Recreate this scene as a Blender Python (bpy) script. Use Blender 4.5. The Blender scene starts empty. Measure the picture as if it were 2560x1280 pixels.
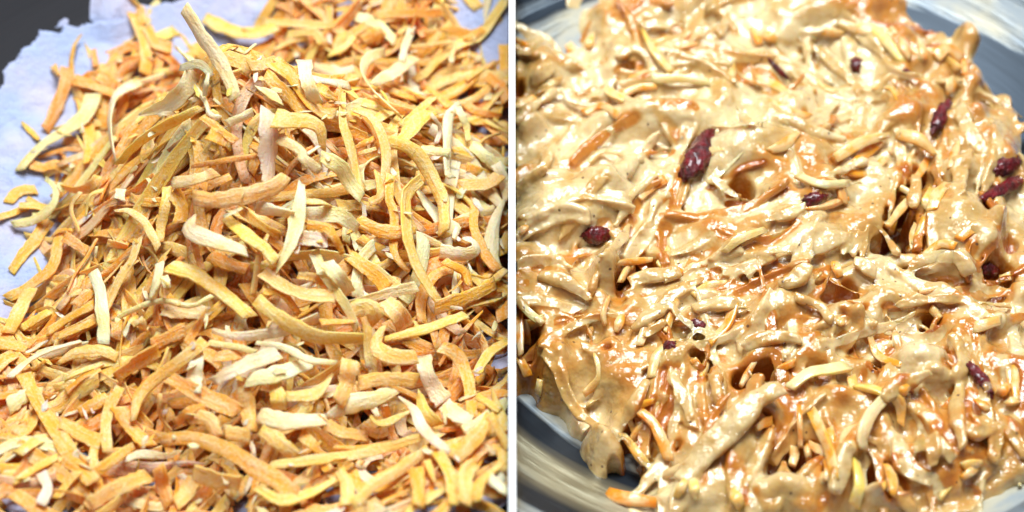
import bpy, math, random
import numpy as np
from mathutils import Vector, noise as mnoise

# ---------------------------------------------------------------- camera, light, exposure
S = 0.01                                   # everything below is authored in centimetres
PHI, DIST = math.radians(50), 48.0
CDIR = np.array([0, math.cos(PHI), -math.sin(PHI)])
CUP = np.array([0, math.sin(PHI), math.cos(PHI)])
CPOS = -CDIR * DIST
scene = bpy.context.scene
C = scene.collection
cd = bpy.data.cameras.new('camera')
cam = bpy.data.objects.new('camera', cd)
C.objects.link(cam)
cam.location = Vector(CPOS) * S
cam.rotation_euler = (math.pi / 2 - PHI, 0, 0)
cd.sensor_width = 36
cd.lens = 36 * DIST / 25.6
cd.clip_start, cd.clip_end = 0.01, 20
cd.dof.use_dof = True
cd.dof.focus_distance = (DIST + 0.2) * S
cd.dof.aperture_fstop = 7.5
scene.camera = cam
vs = scene.view_settings
scene.display_settings.display_device = 'sRGB'
vs.view_transform = 'Standard'
vs.look = 'None'
vs.exposure = 0.0
vs.gamma = 1.0
w = bpy.data.worlds.new('World')
scene.world = w
w.use_nodes = True
bg = w.node_tree.nodes['Background']
bg.inputs['Color'].default_value = (0.80, 0.88, 1.0, 1)
bg.inputs['Strength'].default_value = 0.17


def area_lamp(name, loc, aim, size, size_y, power, color):
    l = bpy.data.lights.new(name, 'AREA')
    l.shape = 'RECTANGLE'
    l.size, l.size_y = size * S, size_y * S
    l.energy = power
    l.color = color
    o = bpy.data.objects.new(name, l)
    C.objects.link(o)
    o.location = Vector(loc) * S
    o.rotation_euler = (Vector(aim) - Vector(loc)).to_track_quat('-Z', 'Y').to_euler()
    return o


area_lamp('window_light', (7, 30, 82), (0, 1, 0), 46, 34, 14.8, (0.90, 0.96, 1.0))
area_lamp('ceiling_light', (-14, 2, 56), (0, 0, 0), 9, 9, 1.4, (1.0, 0.97, 0.9))

scene.cycles.max_bounces = 8
scene.cycles.diffuse_bounces = 5
scene.cycles.glossy_bounces = 3
scene.cycles.transmission_bounces = 2

rnd = random.Random(11)
rng = np.random.default_rng(5)


# ---------------------------------------------------------------- helpers
def rays(px, py):
    px, py = np.asarray(px, float), np.asarray(py, float)
    P = np.stack([(px - 1280) / 100, (640 - py) / 100 * CUP[1], (640 - py) / 100 * CUP[2]], -1)
    return P - CPOS


def at_z(px, py, z):
    """the point where the sight line of a photograph pixel reaches height z"""
    d = rays(px, py)
    t = (np.asarray(z) - CPOS[2]) / d[..., 2]
    return CPOS + d * t[..., None]


def hit(px, py, hf, lift=0.0):
    """the point where the sight line of a photograph pixel meets the surface hf"""
    d = rays(np.atleast_1d(px), np.atleast_1d(py))
    ts = np.linspace(0.8, 1.35, 180)
    P = CPOS + d[:, None, :] * ts[None, :, None]
    gap = P[..., 2] - hf(P[..., 0], P[..., 1]) - lift
    below = gap < 0
    k = np.where(below.any(1), below.argmax(1), len(ts) - 1)
    k = np.maximum(k, 1)
    i = np.arange(len(k))
    g0, g1 = gap[i, k - 1], gap[i, k]
    f = np.clip(g0 / np.where(abs(g0 - g1) < 1e-6, 1, g0 - g1), 0, 1)
    t = ts[k - 1] + (ts[k] - ts[k - 1]) * f
    return CPOS + d * t[:, None]


def smooth01(x):
    x = np.clip(x, 0, 1)
    return x * x * (3 - 2 * x)


def spline(P, n):
    """Catmull-Rom through P, n samples evenly spaced along the length"""
    P = np.asarray(P, float)
    if len(P) == 2:
        return P[0] + (P[1] - P[0]) * np.linspace(0, 1, n)[:, None]
    Q = np.vstack([2 * P[0] - P[1], P, 2 * P[-1] - P[-2]])
    out = []
    for i in range(1, len(Q) - 2):
        for t in np.linspace(0, 1, 14, endpoint=False):
            a, b, c, d = Q[i - 1], Q[i], Q[i + 1], Q[i + 2]
            out.append(0.5 * (2 * b + (c - a) * t + (2 * a - 5 * b + 4 * c - d) * t * t + (3 * b - a - 3 * c + d) * t ** 3))
    out.append(P[-1])
    out = np.array(out)
    L = np.r_[0, np.cumsum(np.linalg.norm(np.diff(out, axis=0), axis=1))]
    s = np.linspace(0, L[-1], n)
    return np.stack([np.interp(s, L, out[:, k]) for k in range(out.shape[1])], 1)


def make_mesh(name, verts, faces, mat, attrs=None, smooth=True):
    me = bpy.data.meshes.new(name)
    me.from_pydata((np.asarray(verts) * S).tolist(), [], faces)
    if smooth:
        me.polygons.foreach_set('use_smooth', [True] * len(me.polygons))
    for k, (typ, data) in (attrs or {}).items():
        a = me.attributes.new(k, typ, 'POINT')
        a.data.foreach_set('color' if typ == 'FLOAT_COLOR' else 'vector' if typ == 'FLOAT_VECTOR' else 'value',
                           np.asarray(data, dtype=np.float32).ravel())
    me.materials.append(mat)
    me.update()
    return me


def grid_mesh(name, X, Y, Z, mat, attrs=None, keep=None):
    ny, nx = X.shape
    verts = np.stack([X.ravel(), Y.ravel(), Z.ravel()], 1)
    idx = np.arange(nx * ny).reshape(ny, nx)
    q = np.stack([idx[:-1, :-1], idx[:-1, 1:], idx[1:, 1:], idx[1:, :-1]], -1).reshape(-1, 4)
    if keep is not None:
        q = q[keep.ravel()[q].any(1)]
    used, inv = np.unique(q, return_inverse=True)
    q = inv.reshape(-1, 4)
    verts = verts[used]
    me = bpy.data.meshes.new(name)
    me.vertices.add(len(verts))
    me.vertices.foreach_set('co', (verts * S).astype(np.float32).ravel())
    me.loops.add(q.size)
    me.loops.foreach_set('vertex_index', q.astype(np.int32).ravel())
    me.polygons.add(len(q))
    me.polygons.foreach_set('loop_start', (np.arange(len(q)) * 4).astype(np.int32))
    me.polygons.foreach_set('use_smooth', np.ones(len(q), bool))
    for k, (typ, data) in (attrs or {}).items():
        a = me.attributes.new(k, typ, 'POINT')
        d = np.asarray(data, dtype=np.float32).reshape(nx * ny, -1)[used]
        a.data.foreach_set('color' if typ == 'FLOAT_COLOR' else 'vector' if typ == 'FLOAT_VECTOR' else 'value', d.ravel())
    me.materials.append(mat)
    me.update(calc_edges=True)
    me.validate()
    return me


def link(name, me, label=None, cat=None, group=None, kind=None, parent=None):
    o = bpy.data.objects.new(name, me)
    C.objects.link(o)
    if label: o['label'] = label
    if cat: o['category'] = cat
    if group: o['group'] = group
    if kind: o['kind'] = kind
    if parent: o.parent = parent
    return o


# ---------------------------------------------------------------- materials
class NT:
    def __init__(self, name):
        self.m = bpy.data.materials.new(name)
        self.m.use_nodes = True
        self.t = self.m.node_tree
        self.p = self.t.nodes['Principled BSDF']

    def n(self, typ, **kw):
        nd = self.t.nodes.new(typ)
        for k, v in kw.items():
            setattr(nd, k, v)
        return nd

    def l(self, a, b):
        self.t.links.new(a, b)

    def noise(self, vec, scale, detail=3, rough=0.5):
        nd = self.n('ShaderNodeTexNoise')
        nd.inputs['Scale'].default_value = scale
        nd.inputs['Detail'].default_value = detail
        nd.inputs['Roughness'].default_value = rough
        if vec is not None: self.l(vec, nd.inputs['Vector'])
        return nd.outputs['Fac']

    def ramp(self, fac, *stops):
        nd = self.n('ShaderNodeValToRGB')
        e = nd.color_ramp.elements
        while len(e) < len(stops): e.new(0.5)
        for k, (p, c) in enumerate(stops):
            e[k].position = p
            e[k].color = (c, c, c, 1) if isinstance(c, (int, float)) else (*c, 1)
        self.l(fac, nd.inputs['Fac'])
        return nd.outputs['Color']

    def mix(self, fac, a, b, blend='MIX'):
        nd = self.n('ShaderNodeMix', data_type='RGBA', blend_type=blend)
        for i, v in ((0, fac), (6, a), (7, b)):
            if hasattr(v, 'is_linked'): self.l(v, nd.inputs[i])
            elif isinstance(v, (int, float)): nd.inputs[i].default_value = v
            else: nd.inputs[i].default_value = (*v, 1)
        return nd.outputs[2]

    def math(self, op, a, b=0.0):
        nd = self.n('ShaderNodeMath', operation=op)
        for i, v in ((0, a), (1, b)):
            if hasattr(v, 'is_linked'): self.l(v, nd.inputs[i])
            else: nd.inputs[i].default_value = v
        return nd.outputs[0]

    def attr(self, name, out='Vector'):
        return self.n('ShaderNodeAttribute', attribute_name=name).outputs[out]

    def scaled(self, vec, s):
        nd = self.n('ShaderNodeVectorMath', operation='MULTIPLY')
        self.l(vec, nd.inputs[0])
        nd.inputs[1].default_value = s
        return nd.outputs[0]

    def bump(self, h, dist, strength=1.0):
        nd = self.n('ShaderNodeBump')
        nd.inputs['Distance'].default_value = dist * S
        nd.inputs['Strength'].default_value = strength
        self.l(h, nd.inputs['Height'])
        self.l(nd.outputs['Normal'], self.p.inputs['Normal'])

    def set(self, **kw):
        for k, v in kw.items():
            i = self.p.inputs[k.replace('_', ' ')]
            if hasattr(v, 'is_linked'): self.l(v, i)
            else: i.default_value = v
        return self


def carrot_material(name, wet):
    k = NT(name)
    f = k.attr('fib')
    col = k.attr('col', 'Color')
    fibre = k.noise(k.scaled(f, (1.1, 7.0, 40)), 1.0, 4, 0.6)
    blotch = k.noise(k.scaled(f, (1.5, 2.2, 40)), 1.0, 2)
    cell = k.noise(k.scaled(f, (14, 16, 40)), 1.0, 3, 0.7)
    c1 = k.mix(k.ramp(blotch, (0.34, 0.0), (0.68, 1.0)), col, k.mix(1.0, col, (0.98, 0.82, 0.5), 'MULTIPLY'))
    if not wet:
        dry = k.math('MULTIPLY', k.ramp(k.math('ADD', k.math('MULTIPLY', cell, 0.55), k.math('MULTIPLY', fibre, 0.5)),
                                        (0.47, 0.0), (0.65, 1.0)), 0.40)
        c1 = k.mix(dry, c1, (0.95, 0.84, 0.66))
    else:
        film = k.math('MULTIPLY', k.ramp(k.noise(k.scaled(f, (2.6, 3.4, 40)), 1.0, 3), (0.42, 0.0), (0.6, 1.0)), 0.75)
        c1 = k.mix(film, c1, (0.80, 0.58, 0.29))
    k.set(Base_Color=c1, Roughness=0.2 if wet else 0.55, Subsurface_Weight=0.5, Subsurface_Scale=0.0035,
          Subsurface_Radius=(1.0, 0.42, 0.12))
    if wet:
        k.set(Coat_Weight=0.7, Coat_Roughness=0.06)
    else:
        k.set(Specular_IOR_Level=0.4)
    k.bump(k.math('ADD', fibre, k.math('MULTIPLY', cell, 0.6)), 0.075 if not wet else 0.04, 0.9)
    return k.m


CARROT = carrot_material('carrot', False)
WETCARROT = carrot_material('batter_wet_carrot', True)


def batter_material():
    k = NT('batter')
    tc = k.n('ShaderNodeTexCoord').outputs['Object']
    o = k.attr('orange', 'Fac')
    n1 = k.noise(tc, 220, 3)
    oo = k.math('ADD', o, k.math('MULTIPLY', k.math('SUBTRACT', n1, 0.5), 0.55))
    c = k.ramp(oo, (0.0, (0.71, 0.555, 0.30)), (0.25, (0.54, 0.335, 0.108)), (0.53, (0.50, 0.19, 0.022)), (1.0, (0.36, 0.085, 0.006)))
    # ground spice specks stirred into the batter
    v = k.n('ShaderNodeTexVoronoi', feature='F1')
    v.inputs['Scale'].default_value = 330
    k.l(tc, v.inputs['Vector'])
    dots = k.math('LESS_THAN', v.outputs['Distance'], 0.13)
    sep = k.n('ShaderNodeSeparateColor')
    k.l(v.outputs['Color'], sep.inputs[0])
    speck = k.math('MULTIPLY', dots, k.math('LESS_THAN', sep.outputs[0], 0.22))
    c = k.mix(k.math('MULTIPLY', speck, 0.85), c, (0.10, 0.04, 0.02))
    k.set(Base_Color=c, Roughness=0.24, Subsurface_Weight=0.5, Subsurface_Scale=0.003, Subsurface_Radius=(1.0, 0.5, 0.16),
          Coat_Weight=1.0, Coat_Roughness=0.05, Coat_IOR=1.62)
    b = k.math('ADD', k.math('MULTIPLY', k.noise(tc, 260, 2), 0.8), k.math('MULTIPLY', k.noise(tc, 700, 2), 0.2))
    k.bump(b, 0.09, 0.9)
    cb = k.n('ShaderNodeBump')
    cb.inputs['Distance'].default_value = 0.085 * S
    k.l(k.math('ADD', k.noise(tc, 430, 2), k.math('MULTIPLY', k.noise(tc, 1000, 1), 0.45)), cb.inputs['Height'])
    k.l(cb.outputs['Normal'], k.p.inputs['Coat Normal'])
    return k.m


BATTER = batter_material()


def berry_material():
    k = NT('dried_cranberry')
    tc = k.n('ShaderNodeTexCoord').outputs['Object']
    n1 = k.noise(tc, 500, 3)
    c = k.ramp(n1, (0.3, (0.025, 0.001, 0.002)), (0.7, (0.19, 0.004, 0.008)))
    film = k.math('MULTIPLY', k.ramp(k.math('ADD', k.noise(tc, 230, 2), k.attr('film', 'Fac')), (0.95, 0.0), (1.1, 1.0)), 0.85)
    c = k.mix(film, c, (0.42, 0.29, 0.17))
    k.set(Base_Color=c, Roughness=0.35, Specular_IOR_Level=0.3, Coat_Weight=0.55, Coat_Roughness=0.1)
    k.bump(k.noise(tc, 1300, 3), 0.07, 1.0)
    return k.m


BERRY = berry_material()


def flour_material():
    k = NT('flour')
    tc = k.n('ShaderNodeTexCoord').outputs['Object']
    n1 = k.noise(tc, 60, 3)
    n2 = k.noise(tc, 700, 3, 0.7)
    c = k.mix(k.ramp(n1, (0.35, 0.0), (0.65, 1.0)), (0.34, 0.41, 0.62), (0.46, 0.45, 0.58))
    c = k.mix(k.math('MULTIPLY', k.ramp(n2, (0.55, 0.0), (0.75, 1.0)), 0.35), c, (0.28, 0.33, 0.46))
    k.set(Base_Color=c, Roughness=1.0, Specular_IOR_Level=0.1)
    k.bump(n2, 0.08, 1.0)
    return k.m


FLOUR = flour_material()


def steel_material(name, base, film_amount):
    k = NT(name)
    f = k.attr('fib')                       # (round the bowl, up the wall, 0) in cm
    streak = k.noise(k.scaled(f, (0.09, 0.8, 1)), 1.0, 6, 0.62)
    wipe = k.noise(k.scaled(f, (0.10, 0.75, 1)), 1.0, 3, 0.55)
    fine = k.noise(k.scaled(f, (0.4, 12, 1)), 1.0, 2)
    blot = k.noise(k.scaled(f, (0.8, 0.9, 1)), 1.0, 4)
    metal = k.mix(fine, tuple(0.55 * x for x in base), base)
    if film_amount:
        mask = k.ramp(k.math('ADD', k.math('MULTIPLY', streak, 0.5), k.math('MULTIPLY', wipe, 0.5)), (0.47, 0.0), (0.54, 1.0))
        fc = k.mix(k.ramp(blot, (0.44, 0.0), (0.70, 1.0)), (0.25, 0.30, 0.335), (0.50, 0.46, 0.32))
        col = k.mix(k.math('MULTIPLY', mask, film_amount), metal, fc)
        k.set(Metallic=k.math('SUBTRACT', 0.85, k.math('MULTIPLY', mask, 0.8)))
        # a swipe of batter left along the near wall
        tc = k.n('ShaderNodeSeparateXYZ')
        k.l(k.n('ShaderNodeTexCoord').outputs['Object'], tc.inputs[0])
        arc = k.n('ShaderNodeSeparateXYZ')
        k.l(f, arc.inputs[0])
        pos = k.math('ADD', arc.outputs[1], k.math('MULTIPLY', k.math('SUBTRACT', wipe, 0.5), 2.4))
        nm = k.n('ShaderNodeMapRange')
        k.l(pos, nm.inputs[0])
        nm.inputs[1].default_value, nm.inputs[2].default_value = 7.5, 11.5
        band = k.ramp(nm.outputs[0], (0.18, 0.0), (0.36, 1.0), (0.62, 1.0), (0.80, 0.0))
        band = k.math('MULTIPLY', band, k.math('LESS_THAN', tc.outputs[1], -0.02))
        col = k.mix(k.math('MULTIPLY', band, 0.85), col, (0.50, 0.45, 0.29))
        k.bump(k.math('ADD', mask, k.math('MULTIPLY', streak, 0.8)), 0.035, 0.8)
    else:
        arc = k.n('ShaderNodeSeparateXYZ')
        k.l(f, arc.inputs[0])
        mr = k.n('ShaderNodeMapRange')
        k.l(arc.outputs[1], mr.inputs[0])
        for i_, v_ in ((1, 9.6), (2, 11.2), (3, 0.10), (4, -0.2)): mr.inputs[i_].default_value = v_
        dust = k.ramp(k.math('ADD', k.noise(k.scaled(f, (3, 3, 1)), 1.0, 5, 0.75), mr.outputs[0]), (0.60, 0.0), (0.72, 1.0))
        col = k.mix(k.math('MULTIPLY', dust, 0.8), metal, (0.36, 0.42, 0.56))
        k.set(Metallic=0.0, Specular_IOR_Level=0.12)
    k.set(Base_Color=col, Roughness=0.42 if film_amount else 0.6)
    return k.m


def plain(name, col, rough, noise_scale=40, amount=0.1):
    k = NT(name)
    tc = k.n('ShaderNodeTexCoord').outputs['Object']
    n1 = k.noise(tc, noise_scale, 3)
    c = k.mix(n1, tuple(x * (1 - amount) for x in col), col)
    k.set(Base_Color=c, Roughness=rough)
    k.bump(n1, 0.02, 0.4)
    return k.m


# ---------------------------------------------------------------- counter, border strip board, bowls
LX, RX = -6.36, 6.36                       # middles of the two compartments
CUT = 0.082                                # half the thickness of the border strip board
TABLE_Z = -4.0


def box_mesh(name, x0, x1, y0, y1, z0, z1, mat):
    v = [(x, y, z) for z in (z0, z1) for y in (y0, y1) for x in (x0, x1)]
    f = [(0, 2, 3, 1), (4, 5, 7, 6), (0, 1, 5, 4), (2, 6, 7, 3), (0, 4, 6, 2), (1, 3, 7, 5)]
    return make_mesh(name, v, f, mat, smooth=False)


link('counter_top', box_mesh('counter_top', -60, 60, -50, 60, TABLE_Z - 3, TABLE_Z, plain('counter', (0.30, 0.29, 0.28), 0.5)), kind='structure')

# the board's top edge slopes with the heaps, above everything beside it
WHITE = plain('white_board', (0.86, 0.86, 0.86), 0.5, 80, 0.03)  # this board stands in for the white border between the two views
ys = np.linspace(-14, 16, 40)
top = 1.5 + 0.16 * (ys - 0)
top = np.clip(-ys / math.tan(PHI) * 0.0 + 1.6 + 0.10 * ys, 0.2, 3.2)
tv, tf = [], []
for y, z in zip(ys, top):
    tv += [(-CUT, y, TABLE_Z), (-CUT, y, z), (CUT, y, z), (CUT, y, TABLE_Z)]
for i in range(len(ys) - 1):
    a = 4 * i
    for j in range(4):
        tf.append((a + j, a + (j + 1) % 4, a + 4 + (j + 1) % 4, a + 4 + j))
tf += [(0, 1, 2, 3), tuple(4 * (len(ys) - 1) + j for j in (3, 2, 1, 0))]
link('border_strip_board', make_mesh('border_strip_board', tv, tf, WHITE, smooth=False),
     'white border strip between the two views, built as a thin upright board', 'divider')


def bowl_z(r):
    return -3.1 + 0.050 * np.maximum(0, r - 3.6) ** 2


def bowl(name, cx, cy, side, mat, label, rmax=11.5):
    """half-open steel bowl whose straight side stands against the border strip board; inner and outer skin, rolled rim"""
    rr = np.r_[np.linspace(0.02, rmax, 64)]
    prof = [(r, bowl_z(r)) for r in rr]
    zr = prof[-1][1]
    prof += [(rmax + .12, zr + .1), (rmax + .3, zr + .08), (rmax + .32, zr - .08), (rmax + .15, zr - .16)]
    prof += [(r, max(bowl_z(r) - .16, TABLE_Z + 0.004)) for r in rr[::-1]]
    n = 220
    verts, fib = [], []
    lim = (-cx - CUT - 0.004) if side < 0 else (cx - CUT - 0.004)    # distance from axis to the board
    arc = 0
    for k, (r, z) in enumerate(prof):
        if k: arc += math.hypot(r - prof[k - 1][0], z - prof[k - 1][1])
        for j in range(n):
            a = 2 * math.pi * j / n
            x, y = r * math.cos(a), r * math.sin(a)
            if side < 0: x = min(x, lim)
            else: x = max(x, -lim)
            q = math.hypot(x, y)
            zz = z if q == r else z
            verts.append((cx + x, cy + y, zz))
            fib.append((((a + math.pi * (0.5 if side > 0 else 1.2)) % (2 * math.pi)) * 8.0, arc, 0))
    faces = []
    for k in range(len(prof) - 1):
        for j in range(n):
            a, b = k * n + j, k * n + (j + 1) % n
            faces.append((a, b, b + n, a + n))
    me = make_mesh(name, verts, faces, mat, {'fib': ('FLOAT_VECTOR', fib)})
    return link(name, me, label, 'mixing bowl')


BLY, BRY = 2.0, 2.0
bowl('mixing_bowl', LX, BLY, -1, steel_material('dark_steel', (0.022, 0.022, 0.027), 0),
     'dark metal bowl dusted with flour under the dry carrot shreds', 12.8)
bowl('mixing_bowl', RX, BRY, 1, steel_material('smeared_steel', (0.045, 0.06, 0.08), 0.95),
     'shiny steel bowl smeared with batter around the wet mixture')


# ---------------------------------------------------------------- smooth noise on a grid
def gauss_noise(shape, sig, seed, aniso=1.0):
    r = np.random.default_rng(seed).standard_normal(shape)
    fy = np.fft.fftfreq(shape[0])[:, None]
    fx = np.fft.rfftfreq(shape[1])[None, :]
    g = np.exp(-2 * (math.pi ** 2) * ((fy * sig) ** 2 + (fx * sig * aniso) ** 2))
    out = np.fft.irfft2(np.fft.rfft2(r) * g, shape)
    return out / out.std()


class Field:
    """bilinear lookup in a height grid"""
    def __init__(self, x0, y0, h, Z):
        self.x0, self.y0, self.h, self.Z = x0, y0, h, Z

    def __call__(self, x, y):
        ny, nx = self.Z.shape
        u = np.clip((np.asarray(x) - self.x0) / self.h, 0, nx - 1.001)
        v = np.clip((np.asarray(y) - self.y0) / self.h, 0, ny - 1.001)
        i, j = u.astype(int), v.astype(int)
        a, b = u - i, v - j
        Z = self.Z
        return (Z[j, i] * (1 - a) + Z[j, i + 1] * a) * (1 - b) + (Z[j + 1, i] * (1 - a) + Z[j + 1, i + 1] * a) * b

    def normal(self, x, y, e=0.35):
        gx = (self(x + e, y) - self(x - e, y)) / (2 * e)
        gy = (self(x, y + e) - self(x, y - e)) / (2 * e)
        n = np.stack([-gx, -gy, np.ones_like(gx)], -1)
        return n / np.linalg.norm(n, axis=-1, keepdims=True)


# ---------------------------------------------------------------- LEFT: flour and the heap of carrot shreds
hL = 0.06
xs = np.arange(LX - 10, -CUT - 0.006, hL)
yl = np.arange(-11, 14.5, hL)
XL, YL = np.meshgrid(xs, yl)
lx, ly = XL - LX, YL
rb = np.hypot(lx, ly - BLY)
zb = bowl_z(rb)
n1, n2, n3 = gauss_noise(XL.shape, 22, 1), gauss_noise(XL.shape, 7, 2), gauss_noise(XL.shape, 2.2, 3)
edge = 9.7 + 2.6 * smooth01((lx + 1.0) / 5) + 0.10 * n2 + 0.05 * n3 + 0.10 * n1
edge = np.where(ly < 1, edge + 3 * smooth01((1 - ly) / 3) * 0.2, edge)
thick = 0.55 * smooth01((edge - rb) / 2.2) - 0.02 + 0.10 * n1 * smooth01((edge - rb) / 2) + 0.035 * n2 + 0.02 * n3
thick = np.where(rb > edge + 0.05, -0.03, np.where(rb > edge - 0.05, np.maximum(thick, -0.05) + 0.03 * n3, np.maximum(thick, 0.09)))
thick += -0.55 * np.exp(-(((lx + 5.4) / 1.3) ** 2 + ((ly + 0.6) / 1.6) ** 2)) + 0.05 * n2 * (rb < edge - 2.5)
# a spilled dab of flour above the flour line
thick += 0.34 * np.exp(-(((lx + 5.2) / 0.45) ** 2 + ((ly - 10.2) / 0.9) ** 2) ** 1.5)
thick = np.where(rb < 5.5, thick, np.minimum(thick, 0.5))
zf = zb + thick
link('flour', grid_mesh('flour', XL, YL, zf, FLOUR, keep=(thick > -0.02) & (rb < 11.2)),
     'white flour spread in the dark bowl behind and beside the shreds', 'flour', kind='stuff')


def poly_dist(X, Y, P):
    d2 = np.full(X.shape, 1e9)
    inside = np.zeros(X.shape, bool)
    for (x0, y0), (x1, y1) in zip(P, np.roll(P, -1, 0)):
        ex, ey = x1 - x0, y1 - y0
        t = np.clip(((X - x0) * ex + (Y - y0) * ey) / (ex * ex + ey * ey), 0, 1)
        d2 = np.minimum(d2, (X - x0 - t * ex) ** 2 + (Y - y0 - t * ey) ** 2)
        c = ((y0 > Y) != (y1 > Y)) & (X < (x1 - x0) * (Y - y0) / (y1 - y0 + 1e-12) + x0)
        inside ^= c
    return np.where(inside, 1, -1) * np.sqrt(d2)


# outline of the carrots on the floured bowl, traced and laid on its floor
FOOT = [(335, 5), (300, 90), (235, 150), (165, 190), (120, 290), (60, 400), (25, 440), (25, 500), (130, 470), (165, 540), (110, 640), (10, 720),
        (-120, 780), (-220, 1480), (1500, 1480), (1420, 210), (1270, 175), (1205, 110), (1150, 10), (1100, -40), (660, -40), (600, 50), (440, 85), (385, 20)]
FP = at_z([e[0] for e in FOOT], [e[1] for e in FOOT], np.full(len(FOOT), -1.7))[:, :2]
zfl = np.maximum(zf, zb)
foot = poly_dist(XL, YL, FP)
lxx, dy = XL - LX, YL - 3.6
dx = lxx + 0.75
left = 6.0 + 1.1 * smooth01((1.5 - YL) / 4) + 4.5 * smooth01((-1.0 - YL) / 6)
rr_ = np.sqrt((dx / np.where(dx < 0, left, 10.5)) ** 2 + (dy / np.where(dy < 0, 13.5, 5.6)) ** 2 + 0.004)
cone = -2.9 + 5.9 * (1 - rr_) + 0.95 * np.exp(-(rr_ / 0.17) ** 2)
cone = np.where(foot > -0.3, cone, -9)
skirt = np.where(foot > -0.3, zfl - 0.15 + 0.62 * smooth01(foot / 1.1) + 0.35 * smooth01(foot / 4), zfl - 1)
hz = np.maximum(cone, skirt)
rrF = Field(xs[0], yl[0], hL, rr_)
heapF = Field(xs[0], yl[0], hL, hz + 0.10 * n1 + 0.05 * n2)
floorF = Field(xs[0], yl[0], hL, np.maximum(zf, zb))
surfZ = np.maximum(heapF.Z, floorF.Z + 0.02)
surfF = Field(xs[0], yl[0], hL, surfZ)
TOP = Field(xs[0], yl[0], hL, surfZ.copy())        # rises as shreds are dropped on it

TINT = {0: (0.86, 0.28, 0.014), 1: (0.92, 0.40, 0.042), 2: (0.93, 0.52, 0.12), 3: (0.93, 0.73, 0.44), 4: (0.74, 0.66, 0.24), 5: (0.80, 0.46, 0.24)}


def strip(cen, nrm, wid, thk, seed, col, point=(0, 0), twist=(0, 0), rag=0.13, nseg=None):
    """one grated shred: a flat tapering ribbon with rounded, slightly ragged edges"""
    r = random.Random(seed)
    n = len(cen)
    T = np.gradient(cen, axis=0)
    T /= np.linalg.norm(T, axis=1)[:, None] + 1e-9
    N = nrm - (nrm * T).sum(1)[:, None] * T
    N /= np.linalg.norm(N, axis=1)[:, None] + 1e-9
    B = np.cross(T, N)
    u = np.linspace(0, 1, n)
    ang = (twist[0] + (twist[1] - twist[0]) * u)[:, None]
    N, B = N * np.cos(ang) + B * np.sin(ang), B * np.cos(ang) - N * np.sin(ang)
    wv = wid * (1 + 0.10 * np.sin(u * r.uniform(3, 8) + r.uniform(0, 6)))
    for e, p in ((u, point[0]), (1 - u, point[1])):
        wv = wv * (1 - p * (1 - np.clip(e / 0.45, 0, 1)) ** 1.3)
    wl = wv * np.array([1 + r.uniform(-rag, rag) for _ in u])
    wr = wv * np.array([1 + r.uniform(-rag, rag) for _ in u])
    th = thk * (1 + 0.2 * np.sin(u * r.uniform(2, 6) + r.uniform(0, 6))) * (0.4 + 0.6 * np.minimum(1, wv / wid))
    cup = r.uniform(-0.10, 0.16) * wid
    sec = [(1, -.6), (1, .6), (.86, 1), (0, 1), (-.86, 1), (-1, .6), (-1, -.6), (-.86, -1), (0, -1), (.86, -1)]
    m = len(sec)
    verts, fib = [], []
    L = np.linalg.norm(np.diff(cen, axis=0), axis=1).sum()
    skew = r.uniform(-0.5, 0.5) * wid
    for i in range(n):
        for (a, b) in sec:
            half = (wl if a > 0 else wr)[i] / 2
            off = 0
            if i in (0, n - 1): off = skew * a * 0.5
            verts.append(cen[i] + B[i] * a * half + N[i] * (b * th[i] / 2 + cup * (a * a - .4)) + T[i] * off)
            fib.append((u[i] * L + seed % 97, (a * half) + b * 0.07, (seed % 991) * 0.13))
    faces = []
    for i in range(n - 1):
        for j in range(m):
            p, q = i * m + j, i * m + (j + 1) % m
            faces.append((p, p + m, q + m, q))
    faces += [tuple(range(m)), tuple(range((n - 1) * m, n * m))[::-1]]
    return np.array(verts), faces, fib, np.tile(np.array([*col, 1.0]), (len(verts), 1))


def clip_side(V, side):
    """what would cross the border strip board stops against it"""
    V = V.copy()
    if side < 0: V[:, 0] = np.minimum(V[:, 0], -CUT - 0.003)
    else: V[:, 0] = np.maximum(V[:, 0], CUT + 0.003)
    return V


def tint_of(t, r):
    c = np.array(TINT[t]) if not isinstance(t, (tuple, list, np.ndarray)) else np.array(t)
    return np.clip(c * np.array([1 + r.uniform(-.04, .04), 1 + r.uniform(-.12, .12), 1 + r.uniform(-.25, .25)]), 0.01, 0.93)


def settle(P, F, wid, thk, stiff=5, press=0.55):
    """rest a centreline (k x 2) on the height field: an upper envelope smoothed by the shred's stiffness"""
    n = len(P)
    t = np.gradient(P, axis=0)
    t /= np.linalg.norm(t, axis=1)[:, None] + 1e-9
    s = np.stack([-t[:, 1], t[:, 0]], 1) * wid * 0.4
    z = np.max([F(P[:, 0] + k * s[:, 0], P[:, 1] + k * s[:, 1]) for k in (-1, 0, 1)], axis=0)
    zz = np.pad(z, stiff, mode='edge')
    env = np.array([zz[i:i + 2 * stiff + 1].max() for i in range(n)])
    ker = np.hanning(2 * stiff + 3)[1:-1]
    ker /= ker.sum()
    sm = np.convolve(np.pad(env * press + z * (1 - press), stiff, mode='edge'), ker, 'valid')
    return sm + thk * 0.5


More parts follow.
